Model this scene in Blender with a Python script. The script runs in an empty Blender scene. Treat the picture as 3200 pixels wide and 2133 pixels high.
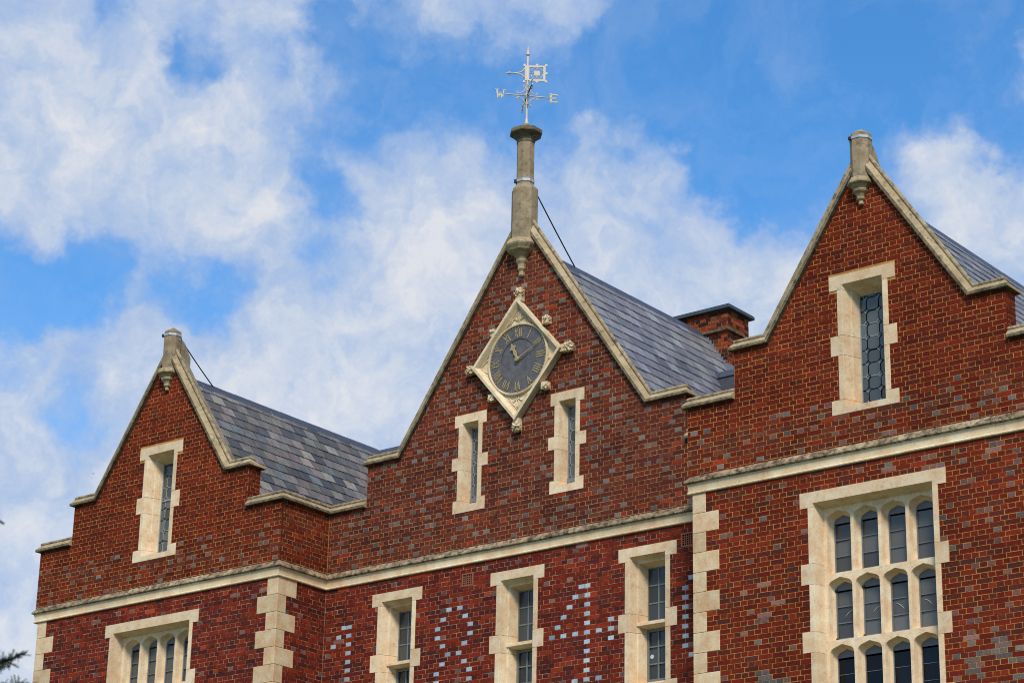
import bpy, bmesh, math, random
from mathutils import Vector, Matrix, geometry
R = math.radians
rnd = random.Random(7)
scene = bpy.context.scene
COL = scene.collection

# ------------------------------------------------------------------ camera, sky, sun, exposure
CAM = Vector((21.4557, -29.7163, -10.3274))
YAW, PITCH, ROLL, FPX = R(38.5135), R(20.3454), R(1.2346), 7489.72
fwd = Vector((-math.sin(YAW)*math.cos(PITCH), math.cos(YAW)*math.cos(PITCH), math.sin(PITCH)))
_r = Vector((math.cos(YAW), math.sin(YAW), 0)); _u = _r.cross(fwd)
right = _r*math.cos(ROLL) + _u*math.sin(ROLL)
up = _u*math.cos(ROLL) - _r*math.sin(ROLL)
cd = bpy.data.cameras.new('camera'); cam = bpy.data.objects.new('camera', cd); COL.objects.link(cam)
cam.matrix_world = Matrix(((right.x, up.x, -fwd.x, CAM.x), (right.y, up.y, -fwd.y, CAM.y), (right.z, up.z, -fwd.z, CAM.z), (0, 0, 0, 1)))
cd.sensor_fit = 'HORIZONTAL'; cd.sensor_width = 36; cd.lens = FPX/3200*36
cd.clip_start = 0.1; cd.clip_end = 6000
cd.dof.use_dof = True; cd.dof.focus_distance = 37.5; cd.dof.aperture_fstop = 4.0
scene.camera = cam
def pix_dir(x, y):
    """world direction through pixel (x, y) of the 3200 x 2133 photograph"""
    return (fwd + right*((x-1600)/FPX) - up*((y-1066.5)/FPX)).normalized()
def to_pix(P):
    v = Vector(P)-CAM; w = v.dot(fwd)
    return 1600+FPX*v.dot(right)/w, 1066.5-FPX*v.dot(up)/w

SUN_AZ = (0.62, -0.78); SUN_EL = R(45)
scene.view_settings.view_transform = 'Standard'; scene.view_settings.look = 'None'
scene.view_settings.gamma = 1; scene.view_settings.use_curve_mapping = False
scene.view_settings.exposure = 0.9
EXPO = 2**scene.view_settings.exposure

def lin(c):
    return tuple((v/255/12.92 if v/255 <= .04045 else ((v/255+.055)/1.055)**2.4) for v in c)

world = bpy.data.worlds.new('World'); scene.world = world; world.use_nodes = True
SKY_STRENGTH = 0.1
world.cycles.sampling_method = 'MANUAL'; world.cycles.sample_map_resolution = 512
def build_world():
    nt = world.node_tree; nt.nodes.clear(); N = nt.nodes.new; L = nt.links.new
    out = N('ShaderNodeOutputWorld'); bg = N('ShaderNodeBackground'); bg.inputs[1].default_value = SKY_STRENGTH
    L(bg.outputs[0], out.inputs[0])
    sky = N('ShaderNodeTexSky'); sky.sky_type = 'NISHITA'; sky.sun_disc = False
    sky.sun_elevation = SUN_EL; sky.sun_rotation = math.atan2(SUN_AZ[0], SUN_AZ[1]); sky.altitude = 100; sky.air_density = 1.0; sky.dust_density = .3; sky.ozone_density = 3.0
    tc = N('ShaderNodeTexCoord')
    def noise(scale, detail, rough, vec, dist=0.0):
        n = N('ShaderNodeTexNoise'); n.inputs['Scale'].default_value = scale; n.inputs['Detail'].default_value = detail
        n.inputs['Roughness'].default_value = rough; n.inputs['Distortion'].default_value = dist; L(vec, n.inputs['Vector']); return n
    def math_(op, a, b, clamp=False):
        m = N('ShaderNodeMath'); m.operation = op; m.use_clamp = clamp
        for i, v in enumerate((a, b)):
            if v is None: continue
            if isinstance(v, (int, float)): m.inputs[i].default_value = v
            else: L(v, m.inputs[i])
        return m.outputs[0]
    base = tc.outputs['Generated']
    # wispy distortion of the direction
    wn = noise(26, 6, .6, base)
    sub = N('ShaderNodeVectorMath'); sub.operation = 'SUBTRACT'; L(wn.outputs['Color'], sub.inputs[0]); sub.inputs[1].default_value = (.5, .5, .5)
    sc = N('ShaderNodeVectorMath'); sc.operation = 'SCALE'; L(sub.outputs[0], sc.inputs[0]); sc.inputs['Scale'].default_value = .050
    add = N('ShaderNodeVectorMath'); add.operation = 'ADD'; L(base, add.inputs[0]); L(sc.outputs[0], add.inputs[1])
    d = add.outputs[0]
    f1 = noise(14, 9, .58, d, .3); f2 = noise(48, 8, .62, base, .2)
    cov = math_('ADD', math_('MULTIPLY', f1.outputs['Fac'], .85), math_('MULTIPLY', f2.outputs['Fac'], .42))
    # gaps of blue (+) and thick cloud (-) at the directions where they stand in the sky: display px of 2352, radius px, weight
    spots = [(215,20,75,.16),(450,140,110,.26),(590,130,60,.15),(760,50,85,.22),(30,640,150,.30),(250,630,170,.30),(470,690,120,.28),
             (715,600,130,.30),(740,440,90,.24),(190,960,110,.22),(300,260,330,-.20),(80,180,220,-.14),(1180,50,200,-.10),(950,210,190,.15),(1230,330,150,.14),(1440,190,230,.26),(1150,150,170,.12),(1600,110,200,.22),
             (1820,300,260,.34),(2080,120,330,.30),(1760,470,120,.20),(1545,530,90,.20),(2310,340,110,.22),(1740,60,200,.16),(2300,30,160,.2),(1690,330,150,.2),(520,640,90,.2),(1950,250,200,.15),
             (560,430,260,-.24),(130,380,260,-.16),(600,520,120,-.1),(1000,430,230,-.22),(1350,430,250,-.22),(1340,280,60,-.16),(2130,380,150,-.34),(2280,500,170,-.24),
             (900,850,430,-.32),(250,1000,380,-.20),(1750,640,240,-.28),(120,1400,380,-.3),(1500,700,240,-.28),(500,850,260,-.16),(1650,500,140,-.12),(100,80,150,-.1),(560,60,140,-.16),(1250,60,130,-.12),(1050,560,200,-.15)]
    acc = cov
    for (x, y, r, w) in spots:
        dv = pix_dir(x*3200/2352, y*3200/2352)
        dist = N('ShaderNodeVectorMath'); dist.operation = 'DISTANCE'; L(d, dist.inputs[0]); dist.inputs[1].default_value = dv
        mr = N('ShaderNodeMapRange'); mr.interpolation_type = 'SMOOTHSTEP'; L(dist.outputs['Value'], mr.inputs[0])
        mr.inputs[1].default_value = 0; mr.inputs[2].default_value = r*1.35/2352*3200/FPX; mr.inputs[3].default_value = -w*1.15; mr.inputs[4].default_value = 0
        acc = math_('ADD', acc, mr.outputs[0])
    al = N('ShaderNodeMapRange'); al.interpolation_type = 'SMOOTHSTEP'; L(acc, al.inputs[0])
    al.inputs[1].default_value = .40; al.inputs[2].default_value = .82; al.inputs[3].default_value = 0.02; al.inputs[4].default_value = .95
    veil = noise(17, 9, .66, d, .6); vr = N('ShaderNodeMapRange'); L(veil.outputs['Fac'], vr.inputs[0]); vr.inputs[1].default_value = .40; vr.inputs[2].default_value = .70; vr.inputs[3].default_value = 0; vr.inputs[4].default_value = .42
    alv = math_('MAXIMUM', al.outputs[0], vr.outputs[0])
    # cloud colour: thin lavender-blue parts to bright cream parts
    f3 = noise(34, 9, .62, d, .3); shade = math_('ADD', math_('MULTIPLY', acc, .75), math_('MULTIPLY', math_('SUBTRACT', f3.outputs['Fac'], .5), 1.25))
    ramp = N('ShaderNodeValToRGB'); L(shade, ramp.inputs[0])
    k = 1/(EXPO*SKY_STRENGTH)
    def cc(c): l = lin(c); return (l[0], l[1], l[2], 1)
    ramp.color_ramp.elements[0].position = .30; ramp.color_ramp.elements[0].color = cc((152,182,228))
    ramp.color_ramp.elements[1].position = .95; ramp.color_ramp.elements[1].color = cc((226,228,233))
    e = ramp.color_ramp.elements.new(.60); e.color = cc((184,201,228))
    cs = N('ShaderNodeVectorMath'); cs.operation = 'SCALE'; L(ramp.outputs[0], cs.inputs[0]); cs.inputs['Scale'].default_value = k
    hs = N('ShaderNodeHueSaturation'); L(sky.outputs[0], hs.inputs['Color']); hs.inputs['Saturation'].default_value = 1.3; hs.inputs['Value'].default_value = 1.06
    mix = N('ShaderNodeMix'); mix.data_type = 'RGBA'; L(alv, mix.inputs['Factor']); L(hs.outputs[0], mix.inputs['A']); L(cs.outputs[0], mix.inputs['B'])
    L(mix.outputs['Result'], bg.inputs[0])
build_world()

sd = bpy.data.lights.new('sun', 'SUN'); sd.energy = 1.85; sd.angle = R(14); sd.color = (1.0, .94, .84)
sun = bpy.data.objects.new('sun', sd); COL.objects.link(sun)
sv = Vector((SUN_AZ[0]*math.cos(SUN_EL), SUN_AZ[1]*math.cos(SUN_EL), math.sin(SUN_EL)))
sun.rotation_euler = sv.to_track_quat('Z', 'Y').to_euler()

# ------------------------------------------------------------------ materials
def new_mat(name):
    m = bpy.data.materials.new(name); m.use_nodes = True; nt = m.node_tree
    b = nt.nodes['Principled BSDF']
    return m, nt, b
class NT:
    def __init__(s, nt): s.nt = nt; s.pos = None
    def N(s, t): return s.nt.nodes.new(t)
    def L(s, a, b): s.nt.links.new(a, b)
    def P(s):
        if s.pos is None: s.pos = s.N('ShaderNodeNewGeometry')
        return s.pos.outputs['Position']
    def noise(s, scale, detail=5, rough=.55, stretch=None):
        n = s.N('ShaderNodeTexNoise'); n.inputs['Scale'].default_value = scale; n.inputs['Detail'].default_value = detail; n.inputs['Roughness'].default_value = rough
        if stretch:
            m = s.N('ShaderNodeVectorMath'); m.operation = 'MULTIPLY'; s.L(s.P(), m.inputs[0]); m.inputs[1].default_value = stretch; s.L(m.outputs[0], n.inputs['Vector'])
        else: s.L(s.P(), n.inputs['Vector'])
        return n.outputs['Fac']
    def rng(s, v, a, b, c=0., d=1.):
        m = s.N('ShaderNodeMapRange'); s.L(v, m.inputs[0])
        for i, q in enumerate((a, b, c, d)): m.inputs[i+1].default_value = q
        return m.outputs[0]
    def mix(s, f, a, b, blend='MIX'):
        m = s.N('ShaderNodeMix'); m.data_type = 'RGBA'; m.blend_type = blend
        if isinstance(f, (int, float)): m.inputs['Factor'].default_value = f
        else: s.L(f, m.inputs['Factor'])
        for k, v in (('A', a), ('B', b)):
            if isinstance(v, tuple): m.inputs[k].default_value = (v[0], v[1], v[2], 1)
            else: s.L(v, m.inputs[k])
        return m.outputs['Result']
    def mul(s, a, b):
        m = s.N('ShaderNodeMath'); m.operation = 'MULTIPLY'
        for i, v in enumerate((a, b)):
            if isinstance(v, (int, float)): m.inputs[i].default_value = v
            else: s.L(v, m.inputs[i])
        return m.outputs[0]
    def bump(s, h, strength, dist, b):
        n = s.N('ShaderNodeBump'); n.inputs['Strength'].default_value = strength; n.inputs['Distance'].default_value = dist; s.L(h, n.inputs['Height']); s.L(n.outputs[0], b.inputs['Normal'])

def brick_mat(name, source):
    """source 'attr': colour attribute of the joined bricks; 'obj': colour of the single brick object"""
    m, nt, b = new_mat(name); t = NT(nt)
    if source == 'attr':
        a = t.N('ShaderNodeVertexColor'); a.layer_name = 'Col'; col = a.outputs['Color']
    else:
        a = t.N('ShaderNodeObjectInfo'); col = a.outputs['Color']
    n1 = t.noise(38, 6, .65); n2 = t.noise(9, 4, .6); n3 = t.noise(150, 3, .6)
    c = t.mix(1.0, col, t.mix(t.rng(n1, .3, .7), (.66, .66, .68), (1.34, 1.30, 1.28)), 'MULTIPLY')
    c = t.mix(t.rng(n3, .55, .8, 0, .5), c, (.035, .016, .013))
    c = t.mix(1.0, c, t.mix(t.rng(t.noise(.9, 4, .6), .35, .65), (.80, .80, .82), (1.20, 1.18, 1.14)), 'MULTIPLY')
    # lime bloom on some bricks
    bl = t.mul(t.rng(n2, .56, .74), t.rng(n1, .5, .72)); c = t.mix(t.mul(bl, .40), c, (.26, .18, .16))
    # soot in a few places
    so = t.rng(t.noise(2.3, 5, .6), .60, .74, 0, .55); c = t.mix(so, c, (.028, .015, .013))
    t.L(c, b.inputs['Base Color']); b.inputs['Roughness'].default_value = .85; b.inputs['Specular IOR Level'].default_value = .08
    t.bump(n1, .5, .004, b)
    return m
BRICK_A = brick_mat('brick_joined', 'attr'); BRICK_O = brick_mat('brick_single', 'obj')

def mortar_mat(name, c1, c2):
    m, nt, b = new_mat(name); t = NT(nt)
    n = t.noise(5, 5, .6); n2 = t.noise(70, 3, .6)
    c = t.mix(t.rng(n, .4, .6), lin(c1), lin(c2)); c = t.mix(t.rng(n2, .5, .8, 0, .5), c, (.10, .07, .045))
    c = t.mix(t.rng(t.noise(2.3, 5, .6), .60, .74, 0, .6), c, (.035, .022, .016))
    t.L(c, b.inputs['Base Color']); b.inputs['Roughness'].default_value = .95; b.inputs['Specular IOR Level'].default_value = .1; t.bump(n2, .5, .003, b); return m
MORTAR_Y = mortar_mat('mortar_ochre', (190,140,72), (164,120,62))
MORTAR_C = mortar_mat('mortar_buff', (178,138,90), (150,116,78))
MORTAR_P = mortar_mat('mortar_pale', (176,144,114), (92,68,52))

def brickwall_mat():
    m, nt, b = new_mat('far_brickwork'); t = NT(nt)
    bt = t.N('ShaderNodeTexBrick'); sp = t.N('ShaderNodeSeparateXYZ'); t.L(t.P(), sp.inputs[0])
    ad = t.N('ShaderNodeMath'); ad.operation = 'ADD'; t.L(sp.outputs[0], ad.inputs[0]); t.L(sp.outputs[1], ad.inputs[1])
    cb = t.N('ShaderNodeCombineXYZ'); t.L(ad.outputs[0], cb.inputs[0]); t.L(sp.outputs[2], cb.inputs[1]); t.L(cb.outputs[0], bt.inputs['Vector'])
    bt.inputs['Scale'].default_value = 1; bt.inputs['Brick Width'].default_value = .2325; bt.inputs['Row Height'].default_value = .0753; bt.inputs['Mortar Size'].default_value = .005
    bt.inputs['Color1'].default_value = (*lin((112,38,28)), 1); bt.inputs['Color2'].default_value = (*lin((90,34,30)), 1); bt.inputs['Mortar'].default_value = (*lin((150,120,90)), 1)
    t.L(bt.outputs[0], b.inputs['Base Color']); b.inputs['Roughness'].default_value = .85; return m
FAR_BRICK = brickwall_mat()

def stone_mat(name, base, tint, dirt, dirt_lo, dirt_hi, dirt_amt, bump=.3, grain=60, streak=True, rough=.85):
    m, nt, b = new_mat(name); t = NT(nt)
    n1 = t.noise(4.5, 5, .6); n2 = t.noise(grain, 4, .65); n3 = t.noise(11, 7, .68)
    c = t.mix(t.rng(n1, .38, .64), lin(base), lin(tint))
    if streak:
        st = t.noise(16, 4, .6, (1, 1, .12)); c = t.mix(t.rng(st, .55, .75, 0, .35), c, lin(tint))
    c = t.mix(1.0, c, t.mix(t.rng(n2, .3, .7), (.86, .86, .86), (1.10, 1.10, 1.10)), 'MULTIPLY')
    c = t.mix(t.rng(n3, dirt_lo, dirt_hi, 0, dirt_amt), c, lin(dirt))
    oi = t.N('ShaderNodeObjectInfo'); c = t.mix(1.0, c, t.mix(oi.outputs['Random'], (.86, .84, .82), (1.07, 1.07, 1.07)), 'MULTIPLY')
    t.L(c, b.inputs['Base Color']); b.inputs['Roughness'].default_value = rough; b.inputs['Specular IOR Level'].default_value = .3
    t.bump(n2, bump, .006, b); return m
STONE = stone_mat('dressed_stone', (230,210,176), (218,184,144), (140,112,80), .54, .76, .55, .25, 55)
STONE_Q = stone_mat('quoin_stone', (216,196,160), (206,168,126), (142,118,90), .56, .78, .55, .6, 45)
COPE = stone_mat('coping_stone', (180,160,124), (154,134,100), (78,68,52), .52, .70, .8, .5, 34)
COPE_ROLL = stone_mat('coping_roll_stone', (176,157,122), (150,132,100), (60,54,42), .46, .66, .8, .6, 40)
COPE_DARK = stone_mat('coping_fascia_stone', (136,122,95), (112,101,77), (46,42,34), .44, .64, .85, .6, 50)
FINIAL = stone_mat('finial_stone', (164,146,116), (138,121,94), (74,66,52), .50, .72, .75, .5, 60)
STRING_TOP = stone_mat('lichened_stone', (178,157,124), (124,106,82), (44,38,30), .45, .62, .9, 1.0, 30, False, .95)
STRING_FACE = stone_mat('string_stone', (230,211,174), (218,184,142), (116,98,72), .60, .78, .65, .25, 50)
CARVED = stone_mat('carved_stone', (224,205,170), (204,180,140), (110,96,74), .55, .74, .65, .5, 70)

def simple_mat(name, c, rough=.5, metal=0., var=.0, bumpv=0., scale=40, spec=.5):
    m, nt, b = new_mat(name); t = NT(nt); l = lin(c)
    if var:
        n = t.noise(scale, 5, .6); col = t.mix(t.rng(n, .3, .7), tuple(v*(1-var) for v in l), tuple(v*(1+var) for v in l)); t.L(col, b.inputs['Base Color'])
        if bumpv: t.bump(n, bumpv, .004, b)
    else: b.inputs['Base Color'].default_value = (*l, 1)
    b.inputs['Roughness'].default_value = rough; b.inputs['Metallic'].default_value = metal; b.inputs['Specular IOR Level'].default_value = spec
    return m
LEAD = simple_mat('lead_sheet', (112,118,124), .5, 0, .25, .2, 14)
CAP_LEAD = simple_mat('dark_lead', (60,68,74), .55, 0, .25, .2, 9)
ZINC = simple_mat('zinc_band', (168,172,180), .45, .2, .15, 0, 30)
CAME = simple_mat('lead_came', (146,148,146), .6, 0, .2, 0, 40)
CASEMENT = simple_mat('grey_casement', (102,107,114), .5, 0, .12, 0, 30)
CASEMENT_G = simple_mat('green_grey_casement', (108,113,106), .5, 0, .12, 0, 30)
DIAL = simple_mat('dial_slate', (90,86,85), .5, 0, .30, .05, 12)
DIAL_IN = simple_mat('dial_centre', (92,88,87), .5, 0, .35, .05, 8)
GOLD = simple_mat('old_gilding', (166,146,100), .5, .15, .35, 0, 60)
PAINT = simple_mat('white_paint', (198,184,160), .5, 0, .10, .05, 60)
BLACK = simple_mat('black_cable', (18,18,20), .6)
DARK_GREY = simple_mat('dark_grey', (38,36,38), .6)
TERRA = simple_mat('terracotta', (140,86,62), .85, 0, .25, .2, 50)
RECESS_SHADE = simple_mat('recess_shade', (10,8,8), .9)
RIDGE = simple_mat('ridge_tile', (66,70,82), .5, 0, .25, .2, 18)
RIDGE_MORTAR = simple_mat('ridge_mortar', (196,188,158), .95, 0, .35, .3, 24)
LAMP_MARK = simple_mat('cream_lamp_mark', (176,170,138), .4)
STICKER = simple_mat('white_vent', (190,194,196), .5)
def glass_mat(name, c, rough, ior):
    m, nt, b = new_mat(name); t = NT(nt)
    oi = t.N('ShaderNodeObjectInfo'); l = lin(c); t.L(t.mix(oi.outputs['Random'], tuple(v*.45 for v in l), tuple(v*1.25 for v in l)), b.inputs['Base Color']); b.inputs['Roughness'].default_value = rough; b.inputs['IOR'].default_value = ior
    t.bump(t.noise(3.0, 3, .5), .05, .02, b); return m
GLASS = glass_mat('window_glass', (90,90,86), .05, 1.5)
GLASS_C = glass_mat('casement_glass', (62,64,64), .05, 1.5)
GLASS_D = glass_mat('dark_window_glass', (12,12,16), .04, 1.36)
GLASS_L = glass_mat('old_leaded_glass', (82,90,90), .06, 1.6)

def slate_mat(name, lichen):
    m, nt, b = new_mat(name); t = NT(nt)
    a = t.N('ShaderNodeObjectInfo'); col = a.outputs['Color']
    n1 = t.noise(7, 6, .6, (1, 1, .35)); n2 = t.noise(60, 4, .6); n3 = t.noise(13, 7, .7)
    c = t.mix(1.0, col, t.mix(t.rng(n1, .3, .7), (.70, .70, .70), (1.28, 1.26, 1.22)), 'MULTIPLY')
    c = t.mix(t.rng(n3, .50, .66, 0, .35*lichen), c, lin((62,58,50)))
    c = t.mix(t.rng(t.noise(22, 6, .75), .66, .70, 0, .8*lichen), c, lin((190,188,180)))
    t.L(c, b.inputs['Base Color']); b.inputs['Roughness'].default_value = .48; b.inputs['Specular IOR Level'].default_value = .5
    t.bump(n2, .25, .004, b); return m
SLATE_OLD = slate_mat('old_slate', 1.0); SLATE_NEW = slate_mat('blue_slate', .25)
ROOF_BASE = simple_mat('roof_underlay', (52,52,60), .8, 0, .3, .1, 12)

# ------------------------------------------------------------------ mesh helpers
class MB:
    def __init__(s): s.v = []; s.f = []; s.m = []; s.c = []
    def face(s, pts, mi=0, col=None):
        i = len(s.v); s.v += [tuple(p) for p in pts]; s.f.append(tuple(range(i, i+len(pts)))); s.m.append(mi); s.c.append(col)
    def idx(s, verts, faces, mi=0, col=None):
        i = len(s.v); s.v += [tuple(p) for p in verts]
        for f in faces: s.f.append(tuple(i+k for k in f)); s.m.append(mi); s.c.append(col)
    def box(s, x0, x1, y0, y1, z0, z1, mi=0):
        v = [(x0,y0,z0),(x1,y0,z0),(x1,y1,z0),(x0,y1,z0),(x0,y0,z1),(x1,y0,z1),(x1,y1,z1),(x0,y1,z1)]
        s.idx(v, [(0,3,2,1),(4,5,6,7),(0,1,5,4),(1,2,6,5),(2,3,7,6),(3,0,4,7)], mi)
    def prism(s, poly, mapper, h0, h1, mi=0):
        """poly: 2D points, mapper(p, h) -> 3D"""
        n = len(poly); a = [mapper(p, h0) for p in poly]; b = [mapper(p, h1) for p in poly]
        s.idx(a+b, [tuple(range(n-1, -1, -1)), tuple(range(n, 2*n))]+[(k, (k+1) % n, n+(k+1) % n, n+k) for k in range(n)], mi)
    def rings(s, rings, closed=True, cap0=True, cap1=True, mi=0):
        n = len(rings[0]); v = [p for r in rings for p in r]; f = []
        for i in range(len(rings)-1):
            for k in range(n if closed else n-1):
                f.append((i*n+k, i*n+(k+1) % n, (i+1)*n+(k+1) % n, (i+1)*n+k))
        if cap0: f.append(tuple(range(n-1, -1, -1)))
        if cap1: f.append(tuple((len(rings)-1)*n+k for k in range(n)))
        s.idx(v, f, mi)
    def tube(s, pts, rad, seg=8, mi=0, cap=True):
        rings = []; prev = None
        for i, p in enumerate(pts):
            p = Vector(p); a = Vector(pts[max(i-1, 0)]); b = Vector(pts[min(i+1, len(pts)-1)]); d = (b-a).normalized()
            ref = Vector((0, 0, 1)) if abs(d.z) < .9 else Vector((1, 0, 0))
            if prev is not None: ref = prev
            e1 = (ref-d*ref.dot(d)).normalized(); prev = e1; e2 = d.cross(e1)
            r = rad[i] if isinstance(rad, (list, tuple)) else rad
            rings.append([p+e1*(r*math.cos(2*math.pi*k/seg))+e2*(r*math.sin(2*math.pi*k/seg)) for k in range(seg)])
        s.rings(rings, True, cap, cap, mi)
    def lathe(s, c, prof, seg=8, rot=0, mi=0, fy=1.0):
        """prof: (radius, z) bottom to top about a vertical axis through c"""
        rr = [[(c[0]+r*math.cos(rot+2*math.pi*k/seg), c[1]+fy*r*math.sin(rot+2*math.pi*k/seg), c[2]+z) for k in range(seg)] for r, z in prof]
        s.rings(rr, True, True, True, mi)
    def build(s, name, mats, parent=None, smooth=False, kind=None, color=None, bevel=0):
        me = bpy.data.meshes.new(name); me.from_pydata(s.v, [], s.f); me.update()
        if not isinstance(mats, (list, tuple)): mats = [mats]
        for m in mats: me.materials.append(m)
        if len(mats) > 1: me.polygons.foreach_set('material_index', s.m)
        if any(c is not None for c in s.c):
            ca = me.color_attributes.new('Col', 'FLOAT_COLOR', 'CORNER'); buf = []
            for f, c in zip(s.f, s.c): buf += list((*c, 1.0))*len(f)
            ca.data.foreach_set('color', buf)
        if bevel or smooth == 'weld':
            bm = bmesh.new(); bm.from_mesh(me); bmesh.ops.remove_doubles(bm, verts=bm.verts, dist=1e-5)
            bmesh.ops.recalc_face_normals(bm, faces=bm.faces)
            if bevel: bmesh.ops.bevel(bm, geom=[e for e in bm.edges if e.is_manifold and e.calc_face_angle(0) > .5], offset=bevel, segments=1, affect='EDGES', clamp_overlap=True)
            bm.to_mesh(me); bm.free()
        if smooth:
            me.polygons.foreach_set('use_smooth', [True]*len(me.polygons))
        return link(name, me, parent, kind, color)
def link(name, me, parent=None, kind=None, color=None):
    o = bpy.data.objects.new(name, me); COL.objects.link(o)
    if parent is not None: o.parent = parent
    if kind: o['kind'] = kind
    if color: o.color = (*color, 1)
    return o
def empty(name, loc, label, cat):
    o = bpy.data.objects.new(name, None); COL.objects.link(o); o.location = loc; o.empty_display_size = .2
    o['label'] = label; o['category'] = cat; return o
def attach(o, root):
    """parent in world space (root is an unrotated Empty)"""
    o.parent = root; o.matrix_parent_inverse = Matrix.Translation(-Vector(root.location)); return o
def clip_half(poly, a, b, c):
    """keep a*x+b*z<=c"""
    out = []
    for i in range(len(poly)):
        p, q = poly[i], poly[(i+1) % len(poly)]; dp = a*p[0]+b*p[1]-c; dq = a*q[0]+b*q[1]-c
        if dp <= 0: out.append(p)
        if (dp < 0 < dq) or (dq < 0 < dp):
            t = dp/(dp-dq); out.append((p[0]+(q[0]-p[0])*t, p[1]+(q[1]-p[1])*t))
    return out

# ------------------------------------------------------------------ measured layout (metres; Z = 0 under the string course)
GROUND = -12.0
YL, YC, YR = -1.20, 0.0, -1.21          # front planes of left bay, clock bay, right bay
H, S = .0753, .2325; HD = S/2
L0, L1, C1, R1 = -12.369, -6.189, 2.187, 8.37
PAR, KNE = 1.36, 2.115                   # undersides of parapet coping and kneelers
gables = {'L': dict(Y=YL, cx=-9.26, sh=(-11.527, -7.033), half=1.657, sl=1.525, x=(L0, L1)),
          'C': dict(Y=YC, cx=-2.0, sh=(-5.34, 1.345), half=2.581, sl=1.467, x=(L1, C1)),
          'R': dict(Y=YR, cx=5.30, sh=(3.033, 7.527), half=1.657, sl=1.515, x=(C1, R1))}
for g in gables.values():
    g['feet'] = (g['cx']-g['half'], g['cx']+g['half']); g['apex'] = KNE+g['half']*g['sl']

ground = MB(); ground.box(-3000, 3000, -3000, 3000, GROUND-1, GROUND)
gm, gnt, gb = new_mat('lawn'); t_ = NT(gnt); t_.L(t_.mix(t_.rng(t_.noise(.6, 8, .6), .35, .65), (.045, .075, .02), (.07, .10, .03)), gb.inputs['Base Color']); gb.inputs['Roughness'].default_value = .95
go = ground.build('ground', gm); go['kind'] = 'structure'

B = empty('brick_building', (-2.0, 0.0, GROUND), 'red brick gabled building with cream stone dressings and slate roofs', 'building')

# ------------------------------------------------------------------ brickwork
def J(c, k=.10):
    s = 1+rnd.uniform(-k, k); return tuple(max(0., v*s*(1+rnd.uniform(-.04, .04))) for v in c)
def pal(*items):
    cs = [tuple(v*.88 for v in lin(c)) for c, w in items]; ws = [w for c, w in items]
    return lambda: J(rnd.choices(cs, ws)[0], .14)
P_UP = pal(((114,38,23),7),((104,34,22),6),((102,42,31),2),((125,44,25),2.5),((92,33,25),2))
P_MID = pal(((108,50,38),5),((98,46,36),5),((118,50,33),2.2),((88,44,38),3),((150,57,32),.35),((116,65,50),2))
P_LOW = pal(((123,41,25),5),((110,37,25),5),((93,37,30),3),((137,49,27),1.8),((82,37,33),2),((144,102,90),.12),((160,63,32),.1))
P_LOWR = pal(((117,40,25),5),((106,36,25),5),((93,41,33),3),((131,47,28),1.8),((87,46,42),1),((142,104,94),.25))
P_GREY = pal(((108,104,102),3),((124,120,116),1),((92,88,87),4),((112,96,90),4))
P_PINK = pal(((122,88,82),3),((108,80,78),2))
P_BLUE = pal(((172,188,200),2),((164,182,196),2),((180,192,200),1),((146,164,178),1))

def std_brick(w, h, seed):
    r = random.Random(seed); j = lambda a=.0022: r.uniform(-a, a)
    w2, h2 = w/2-.0044, h/2-.0041; e = .0020; pr = .0
    mb = MB()
    back = [(-w2, .014, -h2), (w2, .014, -h2), (w2, .014, h2), (-w2, .014, h2)]
    fr = [(x*(1-e/w2)+j(), -pr+j(.001), z*(1-e/h2)+j()) for x, _, z in back]
    mid = [(x+j(.0008), .003, z+j(.0008)) for x, _, z in back]
    mb.rings([back, mid, fr], True, False, True)
    me = bpy.data.meshes.new('brick'); me.from_pydata(mb.v, [], mb.f); me.materials.append(BRICK_O); return me
STRETCH = [std_brick(S, H, k) for k in range(5)]; HEADER = [std_brick(HD, H, 20+k) for k in range(5)]

def hidden_from_camera(P):
    """is this wall point outside the frame or behind the right bay"""
    x, y = to_pix(P)
    if not (5 < x < 3195 and 5 < y < 2128): return True
    if P[1] > YR+.3:
        t = (YR-CAM.y)/(P[1]-CAM.y); X = CAM.x+(P[0]-CAM.x)*t; Z = CAM.z+(P[2]-CAM.z)*t
        if X > 2.2 and Z < (KNE+.3 if X > 3.05 else PAR+.25): return True
    return False

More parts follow.
